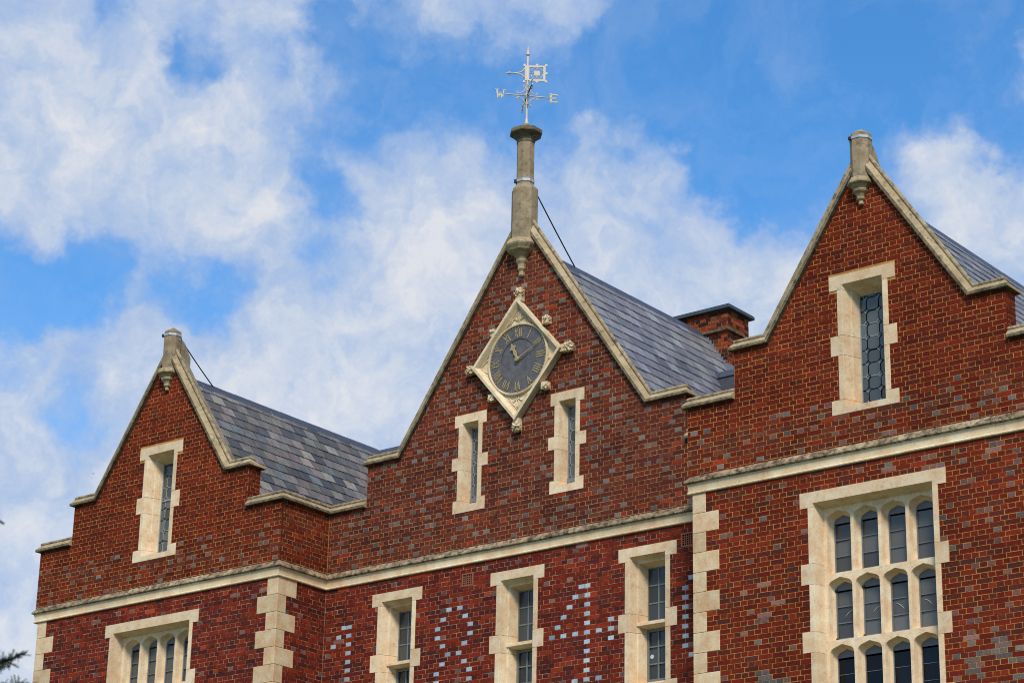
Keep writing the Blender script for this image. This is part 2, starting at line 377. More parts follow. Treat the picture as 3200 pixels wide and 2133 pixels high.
def lay_bricks(part, mapper, rot, zr, limits, holes, phase, zoff, colour, max_single=300, special=None):
    """English bond over a wall; mapper(a, n, z) -> world"""
    cells = []
    c0 = math.floor((zr[0]-zoff)/H); c1 = math.ceil((zr[1]-zoff)/H)
    for c in range(c0, c1):
        z0 = zoff+c*H; z1 = z0+H; zc = (z0+z1)/2
        if zc < zr[0] or zc > zr[1]: continue
        head = (c % 2 == 0); w = HD if head else S
        lo, hi, clips = limits(zc)
        ivs = [(lo, hi)]
        for (hx0, hx1, hz0, hz1) in holes:
            if min(z1, hz1)-max(z0, hz0) > .35*H:
                nv = []
                for a, b in ivs:
                    if hx1 <= a or hx0 >= b: nv.append((a, b)); continue
                    if hx0-a > .012: nv.append((a, hx0))
                    if b-hx1 > .012: nv.append((hx1, b))
                ivs = nv
        for a, b in ivs:
            ph = phase((a+b)/2) if callable(phase) else phase
            if not head: ph += HD/2 + (HD if (c % 4 == 1) else 0)*0
            k = math.floor((a-ph)/w)
            xs = [a]
            x = ph+(k+1)*w
            while x < b-.02:
                if x-xs[-1] > .03: xs.append(x)
                x += w
            xs.append(b)
            for x0, x1 in zip(xs[:-1], xs[1:]):
                cells.append((c, head, x0, x1, z0, z1, clips))
    singles = []; bulk = MB()
    for (c, head, x0, x1, z0, z1, clips) in cells:
        full = abs((x1-x0)-(HD if head else S)) < .004
        xc, zc = (x0+x1)/2, (z0+z1)/2
        poly = [(x0+.0044, z0+.0041), (x1-.0044, z0+.0041), (x1-.0044, z1-.0041), (x0+.0044, z1-.0041)]
        for (a_, b_, c_) in clips:
            q = clip_half(poly, a_, b_, c_)
            if len(q) != len(poly) or q != poly: full = False
            poly = q
            if len(poly) < 3: break
        if len(poly) < 3: continue
        ar = abs(sum(poly[i][0]*poly[(i+1) % len(poly)][1]-poly[(i+1) % len(poly)][0]*poly[i][1] for i in range(len(poly))))/2
        if ar < .0006: continue
        sp = special(xc, zc, c, head) if special else None
        col = sp if sp else colour(xc, zc, c, head)
        P = mapper(xc, 0, zc)
        if full and not hidden_from_camera(P):
            sz = (Vector(P)-CAM).length; a0 = to_pix(mapper(x0, 0, z0)); a1 = to_pix(mapper(x1, 0, z0)); a2 = to_pix(mapper(x0, 0, z1))
            area = abs((a1[0]-a0[0])*(a2[1]-a0[1])-(a1[1]-a0[1])*(a2[0]-a0[0]))
            singles.append(((1 if sp else 0), area, head, xc, zc, col, poly, sp))
        else: add_bulk(bulk, mapper, poly, col)
    singles.sort(key=lambda s: (-s[0], -s[1]))
    for s_ in singles[max_single:]: add_bulk(bulk, mapper, s_[6], s_[5])
    for (_, _, head, xc, zc, col, poly, sp) in singles[:max_single]:
        me = rnd.choice(HEADER if head else STRETCH)
        o = bpy.data.objects.new('brick', me); COL.objects.link(o)
        o.location = mapper(xc+rnd.uniform(-.0015, .0015), rnd.uniform(-.0015, .002), zc+rnd.uniform(-.0018, .0018)); o.rotation_euler = (rnd.uniform(-.006, .006), rnd.uniform(-.006, .006), rot+rnd.uniform(-.006, .006))
        o.color = (*col, 1); attach_part(o, part)
        if sp: o['label'] = 'pale blue painted brick of the date figures'
    if bulk.v: attach_part(bulk.build('brick_infill', BRICK_A, None, kind='stuff'), part)
def attach_part(o, part):
    o.parent = part; o.matrix_parent_inverse = part_inv[part.name]
part_inv = {}
def add_bulk(mb, mapper, poly, col):
    oz = rnd.uniform(-.0018, .0018); poly = [(p[0]+rnd.uniform(-.0016, .0016), p[1]+oz+rnd.uniform(-.0014, .0014)) for p in poly]
    j = lambda a=.0014: rnd.uniform(-a, a)
    cx = sum(p[0] for p in poly)/len(poly); cz = sum(p[1] for p in poly)/len(poly); pr = rnd.uniform(-.0015, .002); e = .0022
    def ins(p):
        dx, dz = p[0]-cx, p[1]-cz
        return (p[0]-math.copysign(min(e, abs(dx)), dx)+j(), p[1]-math.copysign(min(e, abs(dz)), dz)+j())
    n = len(poly)
    back = [mapper(p[0], -.014, p[1]) for p in poly]; mid = [mapper(p[0], pr-.003, p[1]) for p in poly]
    fr = [mapper(*(lambda q: (q[0], pr+j(.001), q[1]))(ins(p))) for p in poly]
    mb.idx(back+mid+fr, [(k, (k+1) % n, n+(k+1) % n, n+k) for k in range(n)]+[(n+k, n+(k+1) % n, 2*n+(k+1) % n, 2*n+k) for k in range(n)]+[tuple(range(2*n, 3*n))], 0, col)

def wall_slab(name, pieces, holes, mapper, depth, mat, mat_side, label=None):
    """solid masonry behind the bricks: convex outline pieces minus rectangular openings"""
    mb = MB()
    for poly in pieces:
        xs = sorted({p[0] for p in poly} | {min(max(v, min(p[0] for p in poly)), max(p[0] for p in poly)) for h in holes for v in h[:2]})
        zs = sorted({p[1] for p in poly} | {min(max(v, min(p[1] for p in poly)), max(p[1] for p in poly)) for h in holes for v in h[2:]})
        for a, b in zip(xs[:-1], xs[1:]):
            for c, d in zip(zs[:-1], zs[1:]):
                m = ((a+b)/2, (c+d)/2)
                if any(h[0] < m[0] < h[1] and h[2] < m[1] < h[3] for h in holes): continue
                cell = [(a, c), (b, c), (b, d), (a, d)]
                q = cell
                for i in range(len(poly)):
                    p0, p1 = poly[i], poly[(i+1) % len(poly)]; ex, ez = p1[0]-p0[0], p1[1]-p0[1]
                    q = clip_half(q, ez, -ex, ez*p0[0]-ex*p0[1])
                    if len(q) < 3: break
                if len(q) < 3: continue
                n = len(q); A = [mapper(p[0], -.0035, p[1]) for p in q]; D = [mapper(p[0], -depth, p[1]) for p in q]
                mb.idx(A+D, [tuple(range(n))], 0)
                mb.idx(A+D, [tuple(range(2*n-1, n-1, -1))]+[(k, n+k, n+(k+1) % n, (k+1) % n) for k in range(n)], 1)
    o = mb.build(name, [mat, mat_side], None); attach(o, B)
    part_inv[o.name] = Matrix.Identity(4)
    if label: o['label'] = label
    return o
def front(Y): return lambda a, n, z: (a, Y-n, z)
def side(X): return lambda a, n, z: (X+n, a, z)

def diaper(xc, zc):
    I = (xc-2.187)/HD; Jj = zc/H/2
    f = lambda v: abs((v+3) % 6-3) < .5
    return f(I+Jj+4.3) or f(I-Jj+21)
def col_upper(xc, zc, c, head):
    if head and zc < 1.0:
        if diaper(xc, zc) and rnd.random() < .62: return P_GREY() if rnd.random() < .7 else P_PINK()
        if rnd.random() < .05: return P_PINK()
    if zc < .95 and rnd.random() < .5: return P_MID()
    return P_UP()
def col_mid(xc, zc, c, head):
    if head and diaper(xc, zc) and rnd.random() < .62 and zc < 5.0: return P_GREY()
    if head and rnd.random() < .05: return P_PINK()
    if rnd.random() < .022: return lin((140,58,38))
    return P_MID()
def col_low(xc, zc, c, head):
    if head and rnd.random() < .05: return P_PINK()
    return P_LOW()
blue_dark = [(2053,1025),(2010,1095),(2105,1083),(1780,1197),(1880,1180),(2062,1157),(2260,1130),(2335,1120),(2020,1225),(2110,1215),(1735,1270),(1690,1345),(1737,1410),(1787,1470),(2310,1470)]
blue_dark = [(2600+x/3.92, 1733+y/3.92) for x, y in blue_dark]+[(2060+x/3.92, 1733+y/3.92) for x, y in [(1255,1440),(1213,1508),(1292,1500),(1258,1555),(1425,1540),(1512,1535)]]
def hit(x, y, Y):
    d = pix_dir(x, y); t = (Y-CAM.y)/d.y; return CAM+d*t
blue_pts = [hit(x, y, YR) for x, y in blue_dark]
def col_low_right(xc, zc, c, head):
    if any(abs(p.x-xc) < .07 and abs(p.z-zc) < .042 for p in blue_pts): return P_GREY()
    if head and rnd.random() < (.16 if xc > 6 else .07): return P_PINK() if rnd.random() < .7 else P_GREY()
    return P_LOWR()

# date figures: header columns (in header widths) per header course
fig = {}
def put(c, *cols): fig.setdefault(c, []).extend(cols)
for c, q in {-10: (-49.3, -48.3), -12: (-50.3, -48.3), -14: (-51.3, -48.3)}.items(): put(c, *q)
for c in range(-16, -30, -2): put(c, -48.3)
put(-30, -50.3, -48.3, -46.3)
for c, w in {-10: 1, -12: 2, -14: 3, -16: 3, -18: 2, -20: 1, -22: 2, -24: 3, -26: 3, -28: 2, -30: 1}.items(): put(c, -28.28-w, -28.28+w)
for k, c in enumerate(range(-10, -20, -2)): put(c, -5.9-k, -4.85)
put(-18, -.8); put(-20, -10.9, -8.9, -6.9, -4.85, -2.85, -.8); put(-22, -4.8, -.8)
for c in (-24, -26, -28): put(c, -4.8)
put(-30, -6.8, -4.8, -2.8)
put(-12, 12.25); put(-28, 12.25)
for c in range(-14, -28, -2): put(c, 11.25)
def figures(xc, zc, c, head):
    if head and c in fig and any(abs(xc/HD-q) < .5 for q in fig[c]): return P_BLUE()
    return None
def phase_c_low(x):
    return HD*(.2 if x < -1.98 else (.66 if x < .6 else .75))

def gable_limits(g):
    def f(zc):
        if zc < PAR+.03: return (g['x'][0], g['x'][1]+.004, [])
        if zc < KNE+.02: return (g['sh'][0], g['sh'][1]+.004, [])
        s = g['sl']; a0, a1 = g['feet']
        return (a0, a1, [(-s, 1, -s*a0+KNE+.03), (s, 1, s*a1+KNE+.03)])
    return f

# window specifications --------------------------------------------------------
# leaded window of the outer gables
def spec_leaded(cx): return dict(kind='leaded', cx=cx, ho=.335, hj=.42, he=.549, zh0=2.688, zh1=2.912, zo=2.762, ears=[(1.975, 1.668)], zs1=.988, zs0=.772, zf=.868, zb=.955, prof=(.06, .14, .015, .05, .15))
def spec_slit(cx): return dict(kind='slit', cx=cx, ho=.172, hj=.257, he=.3425, hm=.387, zh0=2.427, zh1=2.638, zo=2.488, ears=[(1.887, 1.666)], zs1=1.128, zs0=.914, zf=1.045, zb=1.125, prof=(.05, .20, 0, 0, .004))
def spec_casement(cx): return dict(kind='casement', cx=cx, ho=.3375, hj=.4255, he=.552, zh0=-.45, zh1=-.23, zo=-.381, ears=[(-1.284, -1.58)], zs1=-2.40, zs0=-2.63, zf=-2.43, zb=-2.345, prof=(.055, .13, .03, .05, .175))
def spec_big(cx): return dict(kind='big', cx=cx, ho=.961, hj=1.045, he=1.175, zh0=-.532, zh1=-.303, zo=-.471, ears=[(-1.358, -1.66), (-2.34, -2.638), (-3.32, -3.62)], zs1=-4.0, zs0=-4.25, zf=-4.08, zb=-4.0, prof=(.055, .20, 0, 0, 0))
windows = {'L': [spec_leaded(-9.298), spec_big(-9.231)],
           'C': [spec_slit(-3.046), spec_slit(-1.003), spec_casement(-4.551), spec_casement(-1.9785), spec_casement(.6005)],
           'R': [spec_leaded(5.253), spec_big(5.298)]}
def stone_rects(w):
    c = w['cx']; he, hj = w['he'], w['hj']; hm = w.get('hm', he)
    r = [(c-he, c+he, w['zh0'], w['zh1']), (c-hj, c+hj, w['zs1'], w['zh0']), (c-he, c+he, w['zs0'], w['zs1'])]
    return r+[(c-hm, c+hm, b, a) for a, b in w['ears']]
def open_rect(w): return (w['cx']-w['ho']-.04, w['cx']+w['ho']+.04, w['zf']-.03, w['zo']+.04)

# quoins: rectangles in front of the corners, alternating short and long
def quoin_rects(xc, d, short, long, first_short=True, n=14):
    out = []
    for k in range(n):
        w = short if (k % 2 == 0) == first_short else long
        z1 = -k*4*H; z0 = -(k+1)*4*H
        out.append((min(xc, xc+d*w), max(xc, xc+d*w), z0, z1))
    return out
QL0, QR0 = -12.262, 2.273
quoins = {'Ll': quoin_rects(QL0, 1, .235, .455), 'Lr': quoin_rects(L1, -1, .247, .467), 'Rl': quoin_rects(QR0, 1, .230, .455), 'ret': quoin_rects(YL, 1, .46, .215)}
AIR = [(-3.142, -2.906, -.368, -.148), (1.237, 1.470, -.368, -.148)]
ZB = -4.3        # single bricks reach below the picture; plain brickwork from there to the ground

zo_up = .0136
for key in 'LCR':
    g = gables[key]; m = front(g['Y']); ws = windows[key]; a0, a1 = g['feet']; s0, s1 = g['sh']; x0, x1 = g['x']
    lowx0 = {'L': QL0, 'C': L1, 'R': QR0}[key]; lowx1 = {'L': L1, 'C': C1+.1, 'R': R1}[key]
    uw = [w for w in ws if w['zh1'] > .3]; lw = [w for w in ws if w['zh1'] < .3]
    pieces = [[(x0, .1), (x1-.008, .1), (x1-.008, PAR+.05), (x0, PAR+.05)], [(s0, PAR+.05), (s1-.008, PAR+.05), (s1-.008, KNE+.04), (s0, KNE+.04)],
              [(a0+.02, KNE+.04), (a1-.02, KNE+.04), (g['cx'], g['apex']-.02)]]
    wname = {'L': 'left gable', 'C': 'clock gable', 'R': 'right gable'}[key]
    upw = wall_slab('gable_wall', pieces, [open_rect(w) for w in uw], m, .285, MORTAR_C if key == 'C' else MORTAR_Y, FAR_BRICK, 'upper brick wall of the '+wname)
    lay_bricks(upw, m, 0, (.22, g['apex']), gable_limits(g), [r for w in uw for r in stone_rects(w)], HD*(.713 if key == 'C' else .3), zo_up, col_mid if key == 'C' else col_upper)
    low = wall_slab('storey_wall', [[(lowx0, ZB), (lowx1-.010, ZB), (lowx1-.010, .1), (lowx0, .1)]], [open_rect(w) for w in lw]+(AIR if key == 'C' else []), m, .40, MORTAR_Y if key == 'R' else MORTAR_P, FAR_BRICK, 'brick wall below the string course of the '+wname+' bay')
    hl = [r for w in lw for r in stone_rects(w)]
    if key == 'L': hl += quoins['Ll']+quoins['Lr']
    if key == 'R': hl += quoins['Rl']
    if key == 'C': hl += AIR
    lay_bricks(low, m, 0, (ZB, .06), (lambda zc, a=lowx0, b=lowx1: (a, b, [])), hl, phase_c_low if key == 'C' else HD*.55, 0.0,
               {'L': col_low, 'C': col_low, 'R': col_low_right}[key], 300, figures if key == 'C' else None)

# return of the left bay towards the clock bay, and the shoulder returns
def ret_wall(name, X, y0, y1, z0, z1, zoff, holes, mort, colour, n, label):
    m = side(X)
    o = wall_slab(name, [[(y0+.03, z0), (y1, z0), (y1, z1), (y0+.03, z1)]], [], m, .25, mort, FAR_BRICK, label)
    lay_bricks(o, m, R(90), (z0, z1), lambda zc: (y0, min(y1, YC-.004) if X < L1+.1 else y1, []), holes, y0+HD*.5, zoff, colour, n)
ret_wall('return_wall', L1, YL+.001, YC+.05, .1, PAR+.05, zo_up, [], MORTAR_Y, lambda *a: P_UP() if rnd.random() < .6 else P_MID(), 300, 'upper brick return wall between left bay and clock bay')
ret_wall('return_wall', L1-.001, YL+.002, YC+.05, ZB, .1, 0, quoins['ret'], MORTAR_P, col_low, 300, 'lower brick return wall beside the date figures')
for key in 'LCR':
    g = gables[key]; ret_wall('shoulder_return', g['sh'][1], g['Y']+.001, g['Y']+.284, PAR+.02, KNE+.03, zo_up, [], MORTAR_Y, lambda *a: P_UP(), 60, None)

# plain body of the building below and behind
body = MB()
body.box(QL0, L1-.01, YL+.01, YL+.3, GROUND, ZB); body.box(L1, C1+.2, YC+.01, YC+.3, GROUND, ZB); body.box(QR0, R1, YR+.01, YR+.3, GROUND, ZB)
body.box(L1-.3, L1-.01, YL+.3, YC+.3, GROUND, ZB); body.box(QR0, QR0+.3, YR+.3, YC+.3, GROUND, 1.3)
body.box(C1+.01, C1+.285, YR+.285, YC+.5, .1, PAR+.04); body.box(L0+.02, L0+.3, YL+.285, 9, GROUND, 1.3); body.box(R1-.3, R1, YR+.285, 9, GROUND, 1.3); body.box(L0+.3, R1-.3, 8.7, 9, GROUND, 1.3)
attach(body.build('rear_walls', FAR_BRICK), B)

# ------------------------------------------------------------------ sweeps: copings, string course
N0 = -.022
prof_half = [(.07, 0), (.072, .012), (.07, .045), (.004, .118), (-.012, .106), (.000, .122), (.010, .142), (.006, .162), (-.006, .175)]
prof_back = [(-.355, 0), (-.356, .012), (-.355, .045), (-.25, .080), (-.20, .095), (-.15, .115), (-.11, .135), (-.075, .155), (-.045, .172)]
COPING = prof_half+[(N0, .180)]+list(reversed(prof_back))
CO_OFF = [prof_half[min(i, len(COPING)-1-i)][0] if i != len(prof_half) else N0 for i in range(len(COPING))]
def sweep_stone(name, mats, matf, rings):
    """rings: closed profile loops; every edge k gets matf(k)"""
    mb = MB(); n = len(rings[0]); v = [p for r in rings for p in r]
    for i in range(len(rings)-1):
        for k in range(n):
            mb.idx([rings[i][k], rings[i][(k+1) % n], rings[i+1][(k+1) % n], rings[i+1][k]], [(0, 1, 2, 3)], matf(k))
    h = n//2
    for rg, flip in ((rings[0], True), (rings[-1], False)):
        if n != len(COPING): mb.idx(rg, [tuple(range(n-1, -1, -1)) if flip else tuple(range(n))], 0); continue
        for k in range(h):
            a, b, c, d = rg[k], rg[k+1], rg[n-2-k] if n-2-k >= 0 else rg[0], rg[n-1-k]
            mb.idx([a, b, c, d], [(0, 3, 2, 1) if flip else (0, 1, 2, 3)], 0)
    return attach(mb.build(name, mats, None, smooth='weld' if False else False), B)
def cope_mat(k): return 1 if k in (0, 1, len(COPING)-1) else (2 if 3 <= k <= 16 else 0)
def rake_coping(g, cut):
    """coping over one gable: kneeler, rake, rake, kneeler, cut in stones"""
    Y = g['Y']; (s0, s1), (a0, a1), cx, za = g['sh'], g['feet'], g['cx'], g['apex']
    path = [Vector((s0, KNE)), Vector((a0, KNE)), Vector((cx, za)), Vector((a1, KNE)), Vector((s1, KNE))]
    dirs = [(path[i+1]-path[i]).normalized() for i in range(4)]; nor = [Vector((-d.y, d.x)) for d in dirs]
    lens = [(path[i+1]-path[i]).length for i in range(4)]; cum = [0]
    for l in lens: cum.append(cum[-1]+l)
    def ring(t, seg, mitre=None, hip=0):
        p = path[seg]+dirs[seg]*(t-cum[seg])
        m = nor[seg] if mitre is None else (nor[mitre[0]]+nor[mitre[1]])/(1+nor[mitre[0]].dot(nor[mitre[1]]))
        out = []
        for k, (n, s) in enumerate(COPING):
            q = p+m*s+dirs[seg]*(hip*CO_OFF[k]); out.append((q.x, Y-n, q.y))
        return out
    gap = .002; L_ = cum[-1]; rl = lens[1]
    # joints along the path
    up_j = [cum[1]+.34]; 
    while up_j[-1]+cut*1.4 < cum[2]-.25: up_j.append(up_j[-1]+cut*rnd.uniform(.88, 1.12))
    dn_j = [2*cum[2]-t for t in reversed([cum[1]+.30]+[t+rnd.uniform(-.2, .2) for t in up_j[1:]])]
    joints = [0]+up_j+[cum[2]]+dn_j+[L_]
    for a, b in zip(joints[:-1], joints[1:]):
        rg = []
        sa = next(i for i in range(4) if cum[i] <= a+1e-6 < cum[i+1]+1e-6 and a < cum[i+1]-1e-6); sb = next(i for i in range(4) if cum[i] < b-1e-6 <= cum[i+1])
        rg.append(ring(0, 0, None, -1) if a == 0 else (ring(a, sa, (1, 2)) if abs(a-cum[2]) < 1e-6 else ring(a+gap, sa)))
        for i in range(1, 4):
            if a+1e-6 < cum[i] < b-1e-6: rg.append(ring(cum[i], i, (i-1, i)))
        rg.append(ring(L_, 3, None, 1) if b == L_ else (ring(b, sb, (1, 2)) if abs(b-cum[2]) < 1e-6 else ring(b-gap, sb)))
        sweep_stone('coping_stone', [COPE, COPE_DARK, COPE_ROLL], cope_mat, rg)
for key, cut in (('L', .95), ('C', 1.15), ('R', 1.0)): rake_coping(gables[key], cut)

def plan_sweep(name, path, prof, zbase, mats, matf, cut, close=True, flat0=True, flat1=True):
    """horizontal moulding; outward is to the right of travel; prof (n, z)"""
    P = [Vector(p) for p in path]; n = len(P)
    dirs = [(P[i+1]-P[i]).normalized() for i in range(n-1)]; nor = [Vector((d.y, -d.x)) for d in dirs]
    cum = [0]; jn = [0, 0]
    for i in range(n-1): cum.append(cum[-1]+(P[i+1]-P[i]).length)
    def ring(t, seg, mit=None):
        p = P[seg]+dirs[seg]*(t-cum[seg]); m = nor[seg] if mit is None else (nor[mit-1]+nor[mit])/(1+nor[mit-1].dot(nor[mit]))
        return [(p.x+m.x*(q[0]+jn[0]), p.y+m.y*(q[0]+jn[0]), zbase+q[1]+jn[1]) for q in prof]
    joints = [0.0]
    for i in range(n-1):
        t = cum[i]; segl = cum[i+1]-cum[i]; k = max(1, round(segl/cut))
        for j in range(1, k+(0 if i < n-2 else 1)):
            joints.append(cum[i]+segl*j/k+(rnd.uniform(-.12, .12)*cut if j < k else 0))
        if i < n-2 and segl < cut*1.2: pass
    joints[-1] = cum[-1]
    if len(joints) < 2: joints = [0.0, cum[-1]]
    out = []
    for a, b in zip(joints[:-1], joints[1:]):
        seg = lambda t, e: max(i for i in range(n-1) if cum[i] <= t+e)
        sa = seg(a, 1e-6); sb = min(next(i for i in range(n-1) if b <= cum[i+1]+1e-6), n-2)
        jn[0], jn[1] = rnd.uniform(-.0025, .0025), rnd.uniform(-.0015, .0015)
        rg = [ring(a+(.0003 if a > 0 else 0), sa)]
        for i in range(1, n-1):
            if a+1e-4 < cum[i] < b-1e-4: rg.append(ring(cum[i], i, i))
        rg.append(ring(b-(.0003 if b < cum[-1] else 0), sb))
        out.append(sweep_stone(name, mats, matf, rg))
    return out
LOWC = COPING
for path in ([(L0, 3.0), (L0, YL), (-11.527, YL)], [(-7.033, YL), (L1, YL), (L1, YC), (-5.34, YC)], [(1.345, YC), (C1, YC)],
             [(C1, -.05), (C1, YR), (3.033, YR)], [(7.527, YR), (R1, YR), (R1, 1.5)]):
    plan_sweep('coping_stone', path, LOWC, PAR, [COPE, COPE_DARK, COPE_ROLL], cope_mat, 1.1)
STRING = [(-.03, 0), (.022, 0), (.034, .010), (.036, .024), (.026, .036), (.018, .042), (.020, .085), (.026, .125), (.034, .150), (.034, .164),
          (.064, .170), (.072, .180), (.068, .200), (.0, .290), (-.03, .290)]
def string_mat(k): return 1 if 9 <= k <= 13 else 0
def string_sweep(path): plan_sweep('string_course_stone', path, STRING, 0, [STRING_FACE, STRING_TOP], string_mat, 1.15)
string_sweep([(L0+.05, 3.0), (L0+.05, YL), (L1, YL), (L1, YC), (C1+.05, YC)])
string_sweep([(C1+.035, YC-.02), (C1+.035, YR), (R1, YR), (R1, 2.0)])

# quoin stones
def block(name, x0, x1, y0, y1, z0, z1, mat, parent, bev=.006):
    mb = MB(); mb.box(x0, x1, y0, y1, z0, z1); o = mb.build(name, mat, None, bevel=bev); return o
def hold(o, part): o.parent = part; o.matrix_parent_inverse = part_inv[part.name]; return o
pz = .006
for (x0, x1, z0, z1) in quoins['Ll']: attach(block('quoin_stone', x0-.004, x1, YL-pz, YL+.5, z0+.002, z1-.002, STONE_Q, B), B)
for (x0, x1, z0, z1) in quoins['Rl']: attach(block('quoin_stone', x0-.004, x1, YR-pz, YR+.5, z0+.002, z1-.002, STONE_Q, B), B)
for (x0, x1, z0, z1), (y0, y1, _, _) in zip(quoins['Lr'], quoins['ret']): attach(block('quoin_stone', x0, x1+pz, YL-pz, y1, z0+.002, z1-.002, STONE_Q, B), B)

# ------------------------------------------------------------------ windows
def ident(o, label=None):
    part_inv[o.name] = Matrix.Identity(4)
    if label: o['label'] = label
    return o
def jamb_plan(sgn, cx, Y, outer, w, pr=pz):
    a, b, st, a2, b2 = w['prof']; xl = w['ho']
    pts = [(outer, -pr), (xl, -pr), (xl-a, b)]
    if st: pts += [(xl-a-st*.4, b+.008), (xl-a-st, b+.002), (xl-a-st-a2, b+b2)]
    else: pts += [(xl-a-.002, b+.002)]
    pts += [(pts[-1][0], b+b2+.06), (outer, b+b2+.06)]
    return [(cx+sgn*x, Y+y) for x, y in pts]
def prismz(mb, poly, z0, z1): mb.prism(poly, lambda p, h: (p[0], p[1], h), z0, z1)
def prismx(mb, poly, x0, x1): mb.prism(poly, lambda p, h: (h, p[1], p[0]), x0, x1)
def finish(mb, name, mat, win, bev=.004):
    o = mb.build(name, mat, None, bevel=bev) if bev else mb.build(name, mat, None); return hold(o, win)
def bar(mb, x0, x1, y0, y1, z0, z1): mb.box(x0, x1, y0, y1, z0, z1)
def flat_bar(mb, p, q, w, y0, y1):
    """bar in a plane y = const between two (x, z) points"""
    d = Vector((q[0]-p[0], q[1]-p[1])); L_ = d.length
    if L_ < 1e-5: return
    d /= L_; n = Vector((-d.y, d.x))*w/2
    c = [(p[0]-n.x, p[1]-n.y), (q[0]-n.x, q[1]-n.y), (q[0]+n.x, q[1]+n.y), (p[0]+n.x, p[1]+n.y)]
    mb.prism(c, lambda p_, h: (p_[0], h, p_[1]), y0, y1)
def pane(win, poly, Y, mat, tilt=.006):
    """a glass pane: outline in (x, z), 4 mm thick, its own slight tilt"""
    cx = sum(p[0] for p in poly)/len(poly); cz = sum(p[1] for p in poly)/len(poly); tx, tz = rnd.uniform(-tilt, tilt), rnd.uniform(-tilt, tilt)
    mb = MB(); mb.prism(poly, lambda p, h: (p[0], Y+h+tx*(p[0]-cx)+tz*(p[1]-cz), p[1]), 0.004, 0)
    bmo = mb.build('pane', mat, None); hold(bmo, win); return bmo
def surround(win, w, Y):
    cx = w['cx']; he, hj = w['he'], w['hj']; hm = w.get('hm', he); a, b, st, a2, b2 = w['prof']; dmax = b+b2+.06; zo = w['zo']
    # lintel with its ears
    mb = MB()
    pts = [(w['zh1'], -pz), (zo, -pz), (zo-a, b)]
    if st: pts += [(zo-a-st*.4, b+.008), (zo-a-st, b+.002), (zo-a-st-a2, b+b2)]
    else: pts += [(zo-a-.002, b+.002)]
    pts += [(pts[-1][0], dmax-.003), (w['zh1'], dmax-.003)]
    prismx(mb, [(z, Y+y) for z, y in pts], cx-he, cx+he)
    for s in (-1, 1): prismz(mb, jamb_plan(s, cx, Y, he, w), w['zh0']+.001, zo-.0005)
    finish(mb, 'lintel', STONE, win, 0)
    # jamb stones
    zs = [(w['zh0'], None)]; prev = w['zh0']; segs = []
    for (t, bt) in w['ears']: segs += [(t, prev, hj), (bt, t, hm)]; prev = bt
    segs.append((w['zs1'], prev, hj))
    for (z0, z1, o_) in segs:
        for s in (-1, 1):
            mb = MB(); prismz(mb, jamb_plan(s, cx, Y, o_+rnd.uniform(-.004, .004), w, pz+rnd.uniform(-.001, .001)), z0+.0015, z1-.0015); finish(mb, 'jamb_stone', STONE, win, .004)
    # sill with ears
    mb = MB(); prismx(mb, [(w['zs0'], Y-pz), (w['zf'], Y-pz), (w['zb'], Y+b+b2*.6), (w['zb'], Y+dmax-.004), (w['zs0'], Y+dmax-.004)], cx-he, cx+he)
    for s in (-1, 1): prismz(mb, jamb_plan(s, cx, Y, he, w), w['zf']+.0005, w['zs1']-.001)
    finish(mb, 'sill', STONE, win, 0)
def lead_lights(win, x0, x1, z0, z1, Y, pitch, px, pzv, name_mat=GLASS_L):
    """octagons and small squares in lead, clipped to the light"""
    q = pitch*.21; cam_ = MB(); edges = set()
    def clip(poly):
        for h in ((-1, 0, -x0), (1, 0, x1), (0, -1, -z0), (0, 1, z1)):
            poly = clip_half(poly, *h)
            if len(poly) < 3: return []
        return poly
    i0 = int((x0-px)/pitch)-2; i1 = int((x1-px)/pitch)+2; j0 = int((z0-pzv)/pitch)-2; j1 = int((z1-pzv)/pitch)+2
    hp = pitch/2
    for i in range(i0, i1+1):
        for j in range(j0, j1+1):
            cx, cz = px+i*pitch, pzv+j*pitch
            oc = [(cx-hp+q, cz-hp), (cx+hp-q, cz-hp), (cx+hp, cz-hp+q), (cx+hp, cz+hp-q), (cx+hp-q, cz+hp), (cx-hp+q, cz+hp), (cx-hp, cz+hp-q), (cx-hp, cz-hp+q)]
            dm = [(cx+hp-q, cz+hp), (cx+hp, cz+hp-q), (cx+hp+q, cz+hp), (cx+hp, cz+hp+q)]
            for poly in (oc, dm):
                c = clip(poly)
                if len(c) >= 3:
                    ar = abs(sum(c[k][0]*c[(k+1) % len(c)][1]-c[(k+1) % len(c)][0]*c[k][1] for k in range(len(c))))/2
                    if ar > 2e-4: pane(win, c, Y+.006, name_mat, .05)
                    for k in range(len(c)):
                        a, b = c[k], c[(k+1) % len(c)]; key = tuple(sorted([(round(a[0], 3), round(a[1], 3)), (round(b[0], 3), round(b[1], 3))]))
                        if key not in edges:
                            edges.add(key); flat_bar(cam_, a, b, .0100, Y-.002, Y+.012)
    hold(cam_.build('lead_came', CAME, None), win)
def rect_frame(mb, x0, x1, z0, z1, w, y0, y1):
    mb.box(x0, x1, y0, y1, z0, z0+w); mb.box(x0, x1, y0, y1, z1-w, z1); mb.box(x0, x0+w, y0, y1, z0+w, z1-w); mb.box(x1-w, x1, y0, y1, z0+w, z1-w)
def arch(w, apex, spring, zbot):
    h = apex-spring
    half = [(-w, spring), (-w*.975, spring+h*.30), (-w*.88, spring+h*.53), (-w*.70, spring+h*.69), (-w*.47, spring+h*.79), (-w*.23, spring+h*.895)]
    return [(-w, zbot)]+half+[(0, apex)]+[(-x, z) for x, z in reversed(half)]+[(w, zbot)]

